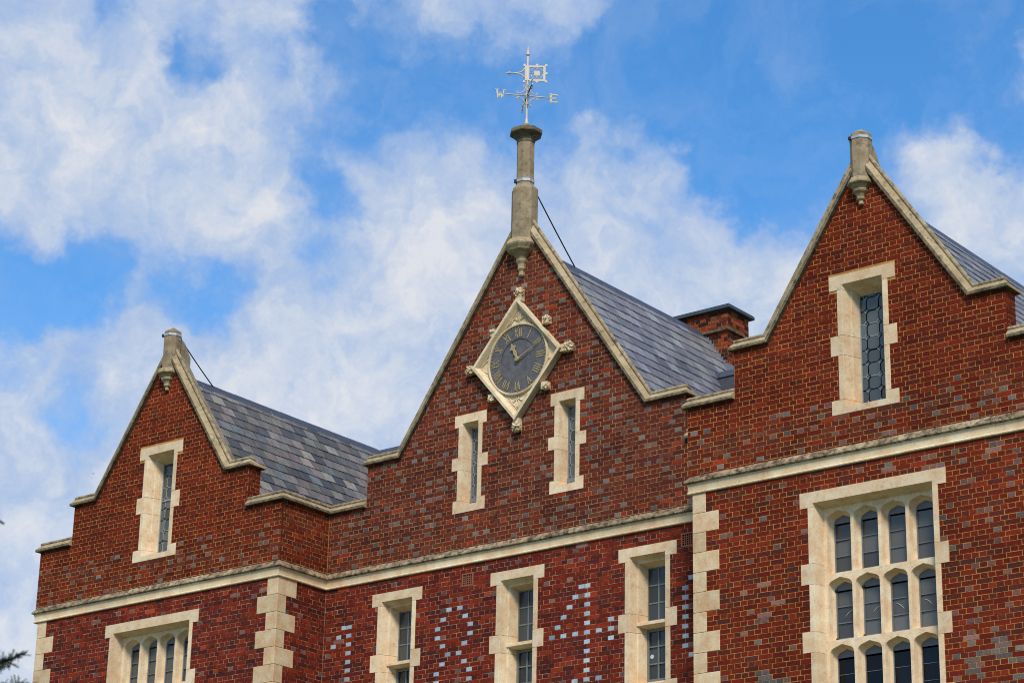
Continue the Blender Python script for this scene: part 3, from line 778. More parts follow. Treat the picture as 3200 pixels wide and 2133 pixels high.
def build_window(w, Y, label):
    cx = w['cx']; a, b, st, a2, b2 = w['prof']; k = w['kind']
    if k in ('leaded', 'slit'):
        gx = w['ho']-a-st-a2; zt = w['zo']-a-st-a2; zb = w['zb']; g = Y+b+b2
        mb = MB(); fr = .012 if k == 'leaded' else .026
        rect_frame(mb, cx-gx-.01, cx+gx+.01, zb-.01, zt+.01, fr+.01, g-.012, g+.03)
        if k == 'slit': mb.box(cx-gx, cx+gx, g-.03, g+.03, zb, zb+.07)
        else: mb.box(cx-gx, cx+gx, g-.010, g+.03, 1.925, 1.95) if cx < 0 else None
        win = ident(mb.build('window', CAME if k == 'leaded' else LEAD, None), label); attach(win, B); surround(win, w, Y)
        if k == 'leaded': lead_lights(win, cx-gx+fr*.6, cx+gx-fr*.6, zb+.01, zt-.01, g, .203, cx, zt-.15)
        else: lead_lights(win, cx-gx+fr*.6, cx+gx-fr*.6, zb+.07, zt-.01, g, .198, cx+.02, zt-.13)
    elif k == 'casement':
        gx = w['ho']-a-st-a2; zt = w['zo']-a-st-a2; zb = w['zb']; g = Y+b+b2; zm1, zm0 = -1.405, -1.50
        mb = MB(); lights = [(zm1+.035, zt, .018), (zb+.02, zm0-.01, .034)]
        for (z0, z1, fr) in lights:
            yo = 0 if fr < .03 else -.012
            rect_frame(mb, cx-gx-.012, cx+gx+.012, z0-.012, z1+.012, fr+.012, g+yo-.004, g+.04)
            mb.box(cx-.012, cx+.012, g+yo+.004, g+.03, z0+fr, z1-fr)
            for q in (1, 2):
                zz = z0+(z1-z0)*q/3
                mb.box(cx-gx+fr, cx-.010, g+yo+.004, g+.03, zz-.011, zz+.011); mb.box(cx+.010, cx+gx-fr, g+yo+.004, g+.03, zz-.011, zz+.011)
        win = ident(mb.build('window', CASEMENT_G, None), label); attach(win, B); surround(win, w, Y)
        for (z0, z1, fr) in lights:
            for q in range(3):
                za, zc = z0+(z1-z0)*q/3+.008, z0+(z1-z0)*(q+1)/3-.008
                for (xa, xb) in ((cx-gx+fr*.6, cx-.008), (cx+.008, cx+gx-fr*.6)): pane(win, [(xa, za), (xb, za), (xb, zc), (xa, zc)], g+.014, GLASS_C)
        # stone transom with a sloping top
        mb = MB(); prismx(mb, [(zm0, g+.05), (zm0, Y+b+.075), (-1.468, Y+b-.02), (-1.425, Y+b-.02), (zm1, Y+b+.03), (zm1+.03, g+.05)], cx-w['ho']+a, cx+w['ho']-a); finish(mb, 'transom', STONE, win, 0)
        if cx > 0:
            mb = MB(); mb.tube([(cx-.13, g+.008, -1.93), (cx-.13, g+.013, -1.93)], .035, 12); hold(mb.build('window_vent', STICKER, None), win)
    else:
        yt = Y+b; colp = .4425; hw = .196; rows = [(-.568, -1.490, -.527, -1.520), (-1.551, -2.456, -1.520, -2.488), (-2.521, -3.43, -2.488, -3.46)]
        hx = w['ho']-a; dep = .135; cas = MB(); tr = MB(); panes = []; knobs = []; lamp_marks = []
        for ri, (apex, bot, zt, zb) in enumerate(rows):
            for ci in range(4):
                lx = cx+(ci-1.5)*colp
                cell = [(lx-colp/2 if ci else cx-hx-.02, zb), (lx+colp/2 if ci < 3 else cx+hx+.02, zb), (lx+colp/2 if ci < 3 else cx+hx+.02, zt), (lx-colp/2 if ci else cx-hx-.02, zt)]
                if ri == 0: cell = [(x, z if z < -1 else w['zo']-a-.003+.02) for x, z in cell]
                out = [(lx+x, z) for x, z in arch(hw, apex, apex-.15, bot)]; inn = [(lx+x, z) for x, z in arch(hw-.040, apex-.045, apex-.185, bot+.03)]
                n = len(out)
                tri = geometry.tessellate_polygon([[Vector((x, z, 0)) for x, z in cell], [Vector((x, z, 0)) for x, z in out]])
                allp = [(x, yt, z) for x, z in cell+out]
                tr.idx(allp, [t if (Vector(allp[t[1]])-Vector(allp[t[0]])).cross(Vector(allp[t[2]])-Vector(allp[t[0]])).y < 0 else (t[0], t[2], t[1]) for t in tri])
                # hollow chamfer in two facets, then a square rebate
                m1 = [((o_[0]*.62+i_[0]*.38), yt+dep*.62, (o_[1]*.62+i_[1]*.38)) for o_, i_ in zip(out, inn)]
                ringA = [(x, yt, z) for x, z in out]; ringB = m1; ringC = [(x, yt+dep, z) for x, z in inn]; ringD = [(x, yt+dep+.05, z) for x, z in inn]
                for r0, r1 in ((ringA, ringB), (ringB, ringC), (ringC, ringD)):
                    for q in range(n): tr.idx([r0[q], r1[q], r1[(q+1) % n], r0[(q+1) % n]], [(0, 1, 2, 3)])
                # metal casement: arched board at the head, stiles, bars
                g = yt+dep+.02; iw = hw-.040; ztop = apex-.045; zhead = apex-.165; zb2 = bot+.03; fr = .020 if ri < 2 else .012
                hp = [(lx+x, z) for x, z in arch(iw, ztop, ztop-.14, zhead)]
                cas.prism(hp, lambda p, h: (p[0], h, p[1]), g-.006, g+.03)
                cas.box(lx-iw, lx-iw+fr, g-.010, g+.03, zb2, zhead); cas.box(lx+iw-fr, lx+iw, g-.010, g+.03, zb2, zhead); cas.box(lx-iw+fr, lx+iw-fr, g-.010, g+.03, zb2, zb2+fr)
                for q in (1, 2):
                    zz = zb2+(zhead-zb2)*q/3; cas.box(lx-iw+fr, lx+iw-fr, g-.012, g+.03, zz-.007, zz+.007) if ri < 2 else cas.box(lx-iw+fr, lx+iw-fr, g-.004, g+.03, zz-.003, zz+.003)
                for q in range(3):
                    za, zc = zb2+(zhead-zb2)*q/3, zb2+(zhead-zb2)*(q+1)/3
                    panes.append(([(lx-iw+fr*.6, za), (lx+iw-fr*.6, za), (lx+iw-fr*.6, zc), (lx-iw+fr*.6, zc)], g+.008, GLASS if ri < 2 else GLASS_D))
                if ri == 1:
                    sx = -1 if ci < 2 else 1
                    for zz in (apex-.16, zb2+.01): knobs.append((lx+sx*(iw-.01), g-.02, zz))
                    lamp_marks.append((lx, g, zb2+(zhead-zb2)*.50, sx))
        win = ident(cas.build('window', CASEMENT, None), label); attach(win, B); surround(win, w, Y)
        tr_o = tr.build('tracery', STONE, None); hold(tr_o, win)
        for p_, y_, m_ in panes: pane(win, p_, y_, m_, .03)
        if cx > 0:
            for (x, y, z) in knobs:
                mb = MB(); mb.lathe((x, y, z-.02), [(.012, 0), (.022, .008), (.024, .02), (.016, .034), (.006, .042)], 8); hold(mb.build('hinge', DARK_GREY, None, smooth=True), win)
            for (x, y, z, sx) in lamp_marks:
                mb = MB(); x0 = x+.10 if sx < 0 else x-.09
                pts = [(x0-sx*.0+sx*.02*q*(1 if sx > 0 else 1)+(sx*.012*q if q else 0), y+.004, z+.05-.006*q*q) for q in range(5)]
                mb.tube(pts, [.003, .005, .006, .005, .003], 6); hold(mb.build('lamp_mark', LAMP_MARK, None, smooth=True), win)  # added cream curve on the pane stands for lamps seen in the glass
labels = {('L', 0): 'leaded window in the left gable', ('L', 1): 'mullioned window of arched lights below the left gable', ('R', 0): 'leaded window in the right gable', ('R', 1): 'tall mullioned window of arched lights below the right gable',
          ('C', 0): 'left slit window under the clock', ('C', 1): 'right slit window under the clock', ('C', 2): 'casement window between figures 1 and 8', ('C', 3): 'casement window between figures 8 and 4', ('C', 4): 'casement window right of figure 4'}
for key in 'LCR':
    for i, w in enumerate(windows[key]): build_window(w, gables[key]['Y'], labels[(key, i)])

# air bricks
for (x0, x1, z0, z1) in AIR:
    mb = MB(); rect_frame(mb, x0, x1, z0, z1, .022, -.006, .06)
    for k in range(1, 5): xx = x0+.022+(x1-x0-.044)*k/5; mb.box(xx-.0045, xx+.0045, .0, .05, z0+.022, z1-.022)
    for k in range(1, 5): zz = z0+.022+(z1-z0-.044)*k/5; mb.box(x0+.022, x1-.022, .002, .05, zz-.0045, zz+.0045)
    ab = ident(attach(mb.build('air_brick', TERRA, None), B))
    mb = MB(); mb.box(x0+.01, x1-.01, .045, .06, z0+.01, z1-.01); hold(mb.build('shade_plate', RECESS_SHADE, None), ab)  # near-black plate puts the shade inside the vent holes into colour

# ------------------------------------------------------------------ roofs
SL_OLD = [((112,106,99),5),((88,84,80),5),((134,127,117),3),((100,102,102),2),((116,104,98),3),((94,89,79),3),((138,144,142),.25),((70,68,67),2.4)]
SL_NEW = [((116,113,116),6),((102,100,105),4),((130,127,129),3),((116,117,121),2),((130,130,122),.4),((80,80,84),.9)]
def slate_mesh(w, l, seed, mat):
    r = random.Random(seed); j = lambda a: r.uniform(-a, a); t = .016
    b = [(-w/2+.0085, 0, 0), (w/2-.0085, 0, 0), (w/2-.0085, -l+j(.006), 0), (w*.1, -l+j(.007), 0), (-w/2+.0085, -l+j(.006), 0)]
    mb = MB(); n = len(b); top = [(x, y, t) for x, y, z in b]
    mb.idx(b+top, [tuple(range(n)), tuple(range(2*n-1, n-1, -1))]+[(k, n+k, n+(k+1) % n, (k+1) % n) for k in range(n)])
    me = bpy.data.meshes.new('slate'); me.from_pydata(mb.v, [], mb.f); me.update(); me.materials.append(mat)
    bm = bmesh.new(); bm.from_mesh(me); bmesh.ops.recalc_face_normals(bm, faces=bm.faces); bm.to_mesh(me); bm.free(); return me
def roof(cx, zr, sl, y0, y1, tmax, slw, expo, tones, mat, new, label):
    """ridge along Y; slates laid singly on the slope facing +X"""
    ang = math.atan(sl); c, s = math.cos(ang), math.sin(ang); zb = zr-.03
    mb = MB(); wdt = 3.0 if cx != -2.0 else 4.2
    for sg in (-1, 1):
        run = wdt*c; q = [(cx, zb), (cx+sg*run, zb-wdt*s), (cx+sg*(run-.05), zb-wdt*s-.08), (cx, zb-.12)]
        mb.prism(q, lambda p, h: (p[0], h, p[1]), y0, y1)
    ro = ident(attach(mb.build('roof', ROOF_BASE, None), B), label)
    meshes = [slate_mesh(slw, expo*1.30, k, mat) for k in range(6)]
    cols = [lin(t[0]) for t in tones]; wts = [t[1] for t in tones]
    nc = int(tmax/expo)+1; n = 0
    for j in range(nc):
        t0 = j*expo*1.0-.03
        k0 = 0
        yy = y0+(slw/2 if j % 2 else 0)
        while yy < y1+.1:
            # slate top edge at slope distance t0, laid on the course below with a slight kick
            tilt = R(3.0)+rnd.uniform(-.006, .006)
            o = bpy.data.objects.new('slate', rnd.choice(meshes)); COL.objects.link(o)
            ex = Vector((0, 1, 0)); ey = Vector((-c, 0, s)); ez = Vector((s, 0, c))    # width, up-slope, outward
            M = Matrix(((ex.x, ey.x, ez.x, 0), (ex.y, ey.y, ez.y, 0), (ex.z, ey.z, ez.z, 0), (0, 0, 0, 1)))
            P = Vector((cx, yy, zb))+Vector((c, 0, -s))*(t0-.08)+ez*(.004+rnd.uniform(0, .005))
            if M.to_3x3().determinant() < 0: M = M @ Matrix.Scale(-1, 4, (1, 0, 0))
            o.matrix_world = Matrix.Translation(P) @ M @ Matrix.Rotation(-tilt, 4, 'X') @ Matrix.Rotation(rnd.uniform(-.004, .004), 4, 'Z')
            o.color = (*J(rnd.choices(cols, wts)[0], .10 if new else .18), 1)
            hold(o, ro); yy += slw; n += 1
    # ridge: mortar bed and angle tiles
    mb = MB(); k = .178
    q = [(cx, zr+.022), (cx+k*c, zr-k*s+.018), (cx+k*c-.03, zr-k*s-.04), (cx, zr-.06), (cx-k*c+.03, zr-k*s-.04), (cx-k*c, zr-k*s+.018)]
    mb.prism(q, lambda p, h: (p[0], h, p[1]), y0, y1); hold(mb.build('ridge_mortar', RIDGE_MORTAR, None), ro)
    yy = y0+.1
    while yy < y1-.02:
        ye = min(yy+.455, y1); mb = MB(); t = .030; k2 = .145+rnd.uniform(-.004, .004); up_ = .004+rnd.uniform(0, .004)
        q = [(cx, zr+t+up_+.012), (cx+k2*c, zr-k2*s+t*.9+up_), (cx+k2*c-.008, zr-k2*s-.004), (cx, zr-.01), (cx-k2*c+.008, zr-k2*s-.004), (cx-k2*c, zr-k2*s+t*.9+up_)]
        mb.prism(q, lambda p, h: (p[0], h, p[1]), yy+.010, ye-.010); hold(mb.build('ridge_tile', RIDGE, None), ro); yy += .455
    return ro
roof(-9.26, 4.30, 1.5, -.90, 4.66, 3.0, .317, .242, SL_OLD, SLATE_OLD, False, 'old purple grey slate roof of the left gable')
roof(-2.0, 5.52, 1.467, .30, 5.50, 3.9, .34, .272, SL_NEW, SLATE_NEW, True, 'blue grey slate roof of the clock gable')
roof(5.30, 4.30, 1.5, -.91, 4.66, 2.9, .317, .242, SL_NEW, SLATE_NEW, True, 'blue grey slate roof of the right gable')
# main roof behind, ridge along the front
mb = MB()
q = [(4.665, 4.28), (8.6, -1.6), (8.5, -1.7), (4.665, 4.10), (2.55, .95), (2.5, 1.03)]
mb.prism(q, lambda p, h: (h, p[0], p[1]), L0+.3, R1-.3)
mr = ident(attach(mb.build('roof', ROOF_BASE, None), B), 'main slate roof behind the gables')
mb = MB(); xx = L0+.4
while xx < R1-.4:
    mb = MB(); q = [(4.665, 4.345), (4.665+.085, 4.205), (4.665+.07, 4.19), (4.665, 4.30), (4.665-.07, 4.19), (4.665-.085, 4.205)]
    mb.prism(q, lambda p, h: (h, p[0], p[1]), xx, xx+.445); hold(mb.build('ridge_tile', RIDGE, None), mr); xx += .455
# parapet gutters behind the front walls
mb = MB(); mb.box(L1, -1.5, .3, 2.6, .9, 1.0); mb.box(1.0, C1, .3, 2.6, .9, 1.0); attach(mb.build('roof_gutter', LEAD, None), B)

# chimney on the clock-gable roof
CX0, CX1, CY0, CY1 = -2.62, -1.442, 5.5, 6.15
mb = MB(); mb.box(CX0+.006, CX1-.0065, CY0+.0065, CY1, 3.6, 5.90)
ch = ident(attach(mb.build('chimney', MORTAR_C, None), B), 'brick chimney with a dark lead cap')
P_CH = pal(((142,60,36),3),((100,50,36),3),((62,38,33),3),((152,74,42),2),((124,72,44),2))
for mp, rot, lim in ((front(CY0), 0, (CX0, CX1)), (side(CX1), R(90), (CY0, CY1))):
    lay_bricks(ch, mp, rot, (4.0, 5.49), lambda zc, l=lim: (l[0], l[1], []), [], lim[0]+.05, .02, lambda *a: P_CH(), 120)
# projecting head, ledge course
mb = MB(); mb.box(CX0-.03, CX1+.03, CY0-.03, CY1+.03, 5.535, 5.90); h2 = mb.build('chimney_head', MORTAR_C, None); hold(h2, ch)
def col_ch(*a): return P_CH()
for mp, rot, lim in ((front(CY0-.037), 0, (CX0-.03, CX1+.037)), (side(CX1+.037), R(90), (CY0-.037, CY1+.03))):
    lay_bricks(ch, mp, rot, (5.55, 5.90), lambda zc, l=lim: (l[0], l[1], []), [], lim[0]+.05, .02, col_ch, 60)
mb = MB(); mb.box(CX0-.055, CX1+.055, CY0-.06, CY1+.055, 5.49, 5.535); hold(mb.build('ledge', COPE_DARK, None, bevel=.008), ch)
mb = MB(); mb.box(CX0-.12, CX1+.12, CY0-.12, CY1+.12, 5.90, 5.965); mb.box(CX0-.105, CX1+.105, CY0-.105, CY1+.105, 5.965, 5.985); hold(mb.build('chimney_cap', CAP_LEAD, None, bevel=.008), ch)
# stepped flashing up the slope on the front of the stack
mb = MB(); yf = CY0-.008
sx0, sx1 = -2.0, CX1+.006
zl = lambda x: 5.50-1.467*(x+2.0)
k = 0; x = sx0+.10
while x < sx1:
    xe = min(x+.0755/1.467*1.0, sx1); zt = zl(x)+.16
    zt = math.floor((zt-.02)/H)*H+.02
    mb.prism([(x, zl(x)-.05), (xe, zl(xe)-.05), (xe, zt), (x, zt)], lambda p, h: (p[0], h, p[1]), yf-.003, yf+.012); x = xe
mb.prism([(sx0-.02, zl(sx0)-.03), (sx0+.10, zl(sx0+.1)-.05), (sx0+.10, zl(sx0)+.04), (sx0-.02, zl(sx0)+.07)], lambda p, h: (p[0], h, p[1]), yf-.006, yf+.012)
mb.box(sx1-.006, sx1+.004, yf, CY1, zl(sx1)-.05, zl(sx1)+.17)
hold(mb.build('lead_flashing', LEAD, None), ch)

# ------------------------------------------------------------------ stone finials
def octa(r): return [(r, 0)]
def finial(cx, Y, label):
    mb = MB(); o8 = math.pi/8
    c = (cx, Y+.03, 0)
    prof = [(.165, 4.335), (.165, 5.055), (.163, 5.07), (.0, 5.175)]
    mb.lathe(c, [(.168, 4.30)]+prof[0:3]+[(.004, 5.172)], 8, o8)
    # rear saddle stone on the ridge
    q = [(Y+.05, 4.25), (Y+.42, 4.25), (Y+.42, 4.66), (Y+.26, 4.90), (Y+.12, 5.0), (Y+.05, 5.0)]
    mb.prism(q, lambda p, h: (h, p[0], p[1]), cx-.10, cx+.10)
    # corbel under the post
    c2 = (cx, Y-.02, 0)
    cb = MB(); cb.lathe(c2, [(.026, 3.925), (.040, 3.935), (.036, 3.985), (.062, 4.008), (.070, 4.03), (.060, 4.045), (.082, 4.09), (.118, 4.122), (.128, 4.145), (.112, 4.165), (.150, 4.215), (.196, 4.24), (.200, 4.262), (.170, 4.33)], 8, o8)
    f = ident(attach(mb.build('finial', FINIAL, None), B), label)
    hold(cb.build('corbel', COPE, None), f)
    b = MB(); rr = .172
    b.lathe((c[0], c[1], 0), [(rr, 4.972), (rr+.004, 4.974), (rr+.004, 5.012), (rr, 5.014)], 8, o8); hold(b.build('metal_band', ZINC, None), f)
    b = MB(); b.box(cx-.125, cx-.085, Y+.03-.165, Y+.03-.125, 4.965, 5.02); hold(b.build('clamp', DARK_GREY, None, bevel=.004), f)
finial(-9.255, YL, 'octagonal stone finial of the left gable'); finial(5.30, YR, 'octagonal stone finial of the right gable')
OB = (-2.0, .028, 0); o8 = math.pi/8
mb = MB()
mb.lathe(OB, [(.235, 5.44), (.236, 6.475), (.228, 6.50), (.165, 6.57), (.156, 6.59), (.156, 7.375)], 8, o8)
cp = MB(); cp.lathe(OB, [(.155, 7.372), (.166, 7.39), (.168, 7.41), (.160, 7.425), (.178, 7.46), (.235, 7.51), (.288, 7.545), (.294, 7.56), (.290, 7.61), (.270, 7.63), (.10, 7.645)], 8, o8)
cb = MB(); cb.lathe((-2.0, -.02, 0), [(.045, 4.88), (.060, 4.90), (.050, 4.97), (.074, 5.005), (.080, 5.02), (.066, 5.04), (.078, 5.10), (.106, 5.145), (.112, 5.165), (.096, 5.185), (.110, 5.235), (.165, 5.285), (.235, 5.325), (.250, 5.35), (.288, 5.40), (.300, 5.425), (.296, 5.445), (.240, 5.53)], 8, o8)
mb.lathe(OB, [(.095, 7.64), (.098, 7.70), (.075, 7.715), (.06, 7.745), (.05, 7.765)], 12)
ob = ident(attach(mb.build('finial', FINIAL, None), B), 'tall octagonal stone shaft on the clock gable')
hold(cb.build('corbel', COPE, None), ob); hold(cp.build('shaft_cap', COPE_DARK, None), ob)
b = MB(); b.lathe(OB, [(.163, 6.622), (.168, 6.624), (.168, 6.672), (.163, 6.674)], 8, o8); hold(b.build('metal_band', ZINC, None), ob)
b = MB(); b.box(-2.12, -2.08, -.135, -.095, 6.61, 6.68); hold(b.build('clamp', DARK_GREY, None, bevel=.004), ob)

# ------------------------------------------------------------------ clock
CK = empty('wall_clock', (-2.0, -.001, 3.375), 'diamond framed stone clock with dark dial and gilt Roman numerals', 'clock')
def ck(mb, name, mat, smooth=False, bevel=0): return attach(mb.build(name, mat, None, smooth=smooth, bevel=bevel), CK)
W_, H_ = .925, 1.075; RI = W_*H_/math.hypot(W_, H_); KX, KZ = -2.0, 3.375
def dia(d, n): 
    s = 1-d/RI; return [(KX-W_*s, -n, KZ), (KX, -n, KZ-H_*s), (KX+W_*s, -n, KZ), (KX, -n, KZ+H_*s)]
mb = MB(); mb.rings([dia(0, -.01), dia(0, .105), (dia(-.012, .118)), dia(-.010, .150), dia(.036, .152), dia(.046, .140), dia(.085, .070), dia(.094, .076), dia(.104, .05)], True, False, True)
fr = ck(mb, 'stone_frame', CARVED); part_inv[fr.name] = Matrix.Identity(4)
def disc(n0, n1, r, seg=72): return [[(KX+rr*math.sin(2*math.pi*k/seg), -nn, KZ+rr*math.cos(2*math.pi*k/seg)) for k in range(seg)] for nn, rr in ((n0, r), (n1, r))]
def ringz(prof, seg=72): return [[(KX+r*math.sin(-2*math.pi*k/seg), -n, KZ+r*math.cos(2*math.pi*k/seg)) for k in range(seg)] for r, n in prof]
mb = MB(); mb.rings(ringz([(.640, .04), (.640, .080), (.630, .096), (.610, .100), (.598, .090), (.592, .06)]), True, False, False); ck(mb, 'dial_rim', CARVED, 'weld')
mb = MB(); mb.rings(ringz([(.60, .055), (.60, .074), (.362, .074), (.360, .060)]), True, False, False); dial = ck(mb, 'dial', DIAL); part_inv[dial.name] = Matrix.Identity(4)
mb = MB(); mb.rings(ringz([(.37, .05), (.37, .062)]), True, False, True); ck(mb, 'dial_centre', DIAL_IN)
# numerals: strokes in local (u right, v outward), feet towards the centre
def numeral(txt, ang):
    wd = {'I': .040, 'V': .082, 'X': .088}; tot = sum(wd[c] for c in txt); u = -tot/2; mb = MB(); h = .165; r0 = .388
    er = (math.sin(ang), math.cos(ang)); et = (math.cos(ang), -math.sin(ang))
    def P(u_, v_, n): return (KX+et[0]*u_+er[0]*(r0+v_), -n, KZ+et[1]*u_+er[1]*(r0+v_))
    def stroke(u0, v0, u1, v1, w):
        d = Vector((u1-u0, v1-v0)).normalized(); q = Vector((-d.y, d.x))*w/2
        c = [(u0-q.x, v0-q.y), (u1-q.x, v1-q.y), (u1+q.x, v1+q.y), (u0+q.x, v0+q.y)]
        a = [P(x, y, .073) for x, y in c]; b_ = [P(x, y, .081) for x, y in c]
        mb.idx(a+b_, [(4, 7, 6, 5), (0, 1, 5, 4), (1, 2, 6, 5), (2, 3, 7, 6), (3, 0, 4, 7)])
    for c in txt:
        w = wd[c]; m = u+w/2
        if c == 'I': stroke(m, 0, m, h, .019); stroke(m-.017, .003, m+.017, .003, .006); stroke(m-.017, h-.003, m+.017, h-.003, .006)
        if c == 'V': stroke(u+.010, h, m, 0, .020); stroke(u+w-.010, h, m, 0, .011); stroke(u-.002, h-.003, u+.024, h-.003, .006); stroke(u+w-.024, h-.003, u+w+.002, h-.003, .006)
        if c == 'X': stroke(u+.010, h, u+w-.010, 0, .020); stroke(u+w-.010, h, u+.010, 0, .011); stroke(u-.002, h-.003, u+.024, h-.003, .006); stroke(u+w-.024, h-.003, u+w+.002, h-.003, .006); stroke(u-.002, .003, u+.024, .003, .006); stroke(u+w-.024, .003, u+w+.002, .003, .006)
        u += w
    o = mb.build('numeral', GOLD, None); hold(o, dial)
for k, tx in enumerate(['XII', 'I', 'II', 'III', 'IIII', 'V', 'VI', 'VII', 'VIII', 'IX', 'X', 'XI']): numeral(tx, k*math.pi/6)
dm = MB(); dm.rings([[(r*math.cos(2*math.pi*k/8), -n, r*math.sin(2*math.pi*k/8)) for k in range(8)] for r, n in ((.0095, 0), (.0085, .008))], True, False, True)
dme = bpy.data.meshes.new('minute_dot'); dme.from_pydata(dm.v, [], dm.f); dme.materials.append(GOLD)
for k in range(60):
    o = bpy.data.objects.new('minute_dot', dme); COL.objects.link(o); a = k*math.pi/30; rr = .574
    o.location = (KX+rr*math.sin(a), -.0735, KZ+rr*math.cos(a)); o.scale = (1.35, 1, 1.35) if k % 5 == 0 else (1, 1, 1); hold(o, dial)
def hand(name, ang, pts, n0, n1):
    er = (math.sin(ang), math.cos(ang)); et = (math.cos(ang), -math.sin(ang)); mb = MB()
    f = lambda p, h: (KX+et[0]*p[0]+er[0]*p[1], -h, KZ+et[1]*p[0]+er[1]*p[1])
    mb.prism(pts, f, n0, n1); ck(mb, name, GOLD, bevel=.003)
hand('hour_hand', R(335.6), [(.020, -.03), (.024, .0), (.020, .05), (.034, .12), (.022, .20), (.060, .225), (.058, .255), (.028, .262), (.0, .345), (-.028, .262), (-.058, .255), (-.060, .225), (-.022, .20), (-.034, .12), (-.020, .05), (-.024, .0), (-.020, -.03)], .088, .098)
hand('minute_hand', R(66), [(.012, -.06), (.013, .0), (.008, .3), (.003, .555), (-.003, .555), (-.008, .3), (-.013, .0), (-.012, -.06)], .102, .110)
mb = MB(); mb.rings(ringz([(.045, .06), (.045, .114), (.036, .120), (.012, .122)], 20), True, False, True); ck(mb, 'hand_boss', GOLD)
# spandrel tracery: cusped ribs in the corners
def rib(tr, pts, r=.010): tr.tube([(KX+x, -.058, KZ+z) for x, z in pts], r, 6)
for sg in (1, -1):
    tr = MB(); T = lambda pts: [(x, sg*z) for x, z in pts]
    rib(tr, T([(-.30, .60), (-.20, .68), (-.10, .77), (-.05, .82), (0, .90), (.05, .82), (.10, .77), (.20, .68), (.30, .60)]))
    rib(tr, T([(-.26, .60), (-.17, .66), (-.12, .735), (-.075, .735), (-.045, .70), (-.015, .73), (-.035, .80), (0, .86)]))
    rib(tr, T([(.26, .60), (.17, .66), (.12, .735), (.075, .735), (.045, .70), (.015, .73), (.035, .80), (0, .86)]))
    rib(tr, T([(-.03, .645), (-.02, .68), (0, .72), (.02, .68), (.03, .645)]), .009)
    ck(tr, 'spandrel_tracery', CARVED, True)
for sx in (1, -1):
    tr = MB(); rib(tr, [(sx*x, z) for x, z in [(.62, .12), (.68, .10), (.74, .06), (.79, .0), (.74, -.06), (.68, -.10), (.62, -.12)]])
    ck(tr, 'spandrel_tracery', CARVED, True)
# carved leaf crockets
def crocket(x, z, size, seed, stem=(0, 0)):
    r = random.Random(seed); bm = bmesh.new()
    def lobe(cx, cy, cz, sx, sy, sz, rz):
        m = Matrix.Translation((cx, cy, cz)) @ Matrix.Rotation(rz, 4, 'Y') @ Matrix.Diagonal((sx, sy, sz, 1))
        bmesh.ops.create_icosphere(bm, subdivisions=2, radius=1, matrix=m)
    for k in range(6):
        a = k*math.pi/3+r.uniform(-.25, .25); d = size*.55
        lobe(x+d*math.cos(a), -.085-r.uniform(0, .03), z+d*math.sin(a), size*.36, size*.26, size*.22, -a)
        lobe(x+d*1.28*math.cos(a+.35), -.06-r.uniform(0, .02), z+d*1.28*math.sin(a+.35), size*.22, size*.2, size*.14, -a-.6)
        lobe(x+d*1.28*math.cos(a-.35), -.06-r.uniform(0, .02), z+d*1.28*math.sin(a-.35), size*.22, size*.2, size*.14, -a+.6)
    for k in range(3): a = k*2.1+r.uniform(0, 1); lobe(x+size*.18*math.cos(a), -.13, z+size*.18*math.sin(a), size*.2, size*.2, size*.2, 0)
    lobe(x, -.05, z, size*.8, .05, size*.8, 0)
    for v in bm.verts:
        p = v.co; q = .06*size*math.sin(p.x*95+seed)*math.cos(p.z*88+seed*2)+r.uniform(-.02, .02)*size
        v.co.y += q*1.6; v.co.x += q*.5
    bmesh.ops.create_cube(bm, size=1, matrix=Matrix.Translation((x+stem[0]*.5, -.05, z+stem[1]*.5)) @ Matrix.Diagonal((abs(stem[0])+size*1.1, .11, abs(stem[1])+size*1.1, 1)))
    me = bpy.data.meshes.new('crocket'); bm.to_mesh(me); bm.free(); me.materials.append(CARVED)
    attach(link('crocket', me), CK)
for i, (x, z, s_, st) in enumerate([(0, 1.20, .110, (0, -.10)), (1.06, 0.0, .118, (-.1, 0)), (0, -1.20, .104, (0, .10)), (-1.03, 0.0, .105, (.1, 0)), (.60, .60, .074, (-.04, -.04)), (-.56, .60, .070, (.04, -.04)), (.60, -.60, .074, (-.04, .04)), (-.56, -.60, .070, (.04, .04))]):
    crocket(KX+x, KZ+z, s_, i+3, st)

# ------------------------------------------------------------------ weather vane
VX, VY = -2.0, .035
WV = empty('weather_vane', (VX, VY, 7.765), 'white weather vane with compass letters on the stone shaft above the clock', 'weather vane')
def wv(mb, name, mat=PAINT, smooth=False, bevel=0): return attach(mb.build(name, mat, None, smooth=smooth, bevel=bevel), WV)
mb = MB(); mb.lathe((VX, VY, 0), [(.045, 7.755), (.045, 7.775), (.030, 7.79), (.024, 7.86), (.020, 7.88), (.0195, 8.28), (.018, 8.60), (.0155, 9.10)], 14); wv(mb, 'pole', PAINT, True)
mb = MB(); mb.lathe((VX, VY, 0), [(.016, 9.095), (.034, 9.105), (.034, 9.122), (.026, 9.132), (.013, 9.22), (.002, 9.285)], 14); wv(mb, 'spike', PAINT, True)
mb = MB(); mb.lathe((VX, VY, 0), [(.022, 8.255), (.036, 8.27), (.030, 8.285), (.045, 8.30), (.048, 8.315), (.040, 8.335), (.024, 8.345)], 14); hub = wv(mb, 'hub', PAINT, True)
ZA = 8.31
def frame_dir(az): return Vector((math.cos(az), math.sin(az), 0))
E_AZ = math.atan2(.345, .313)
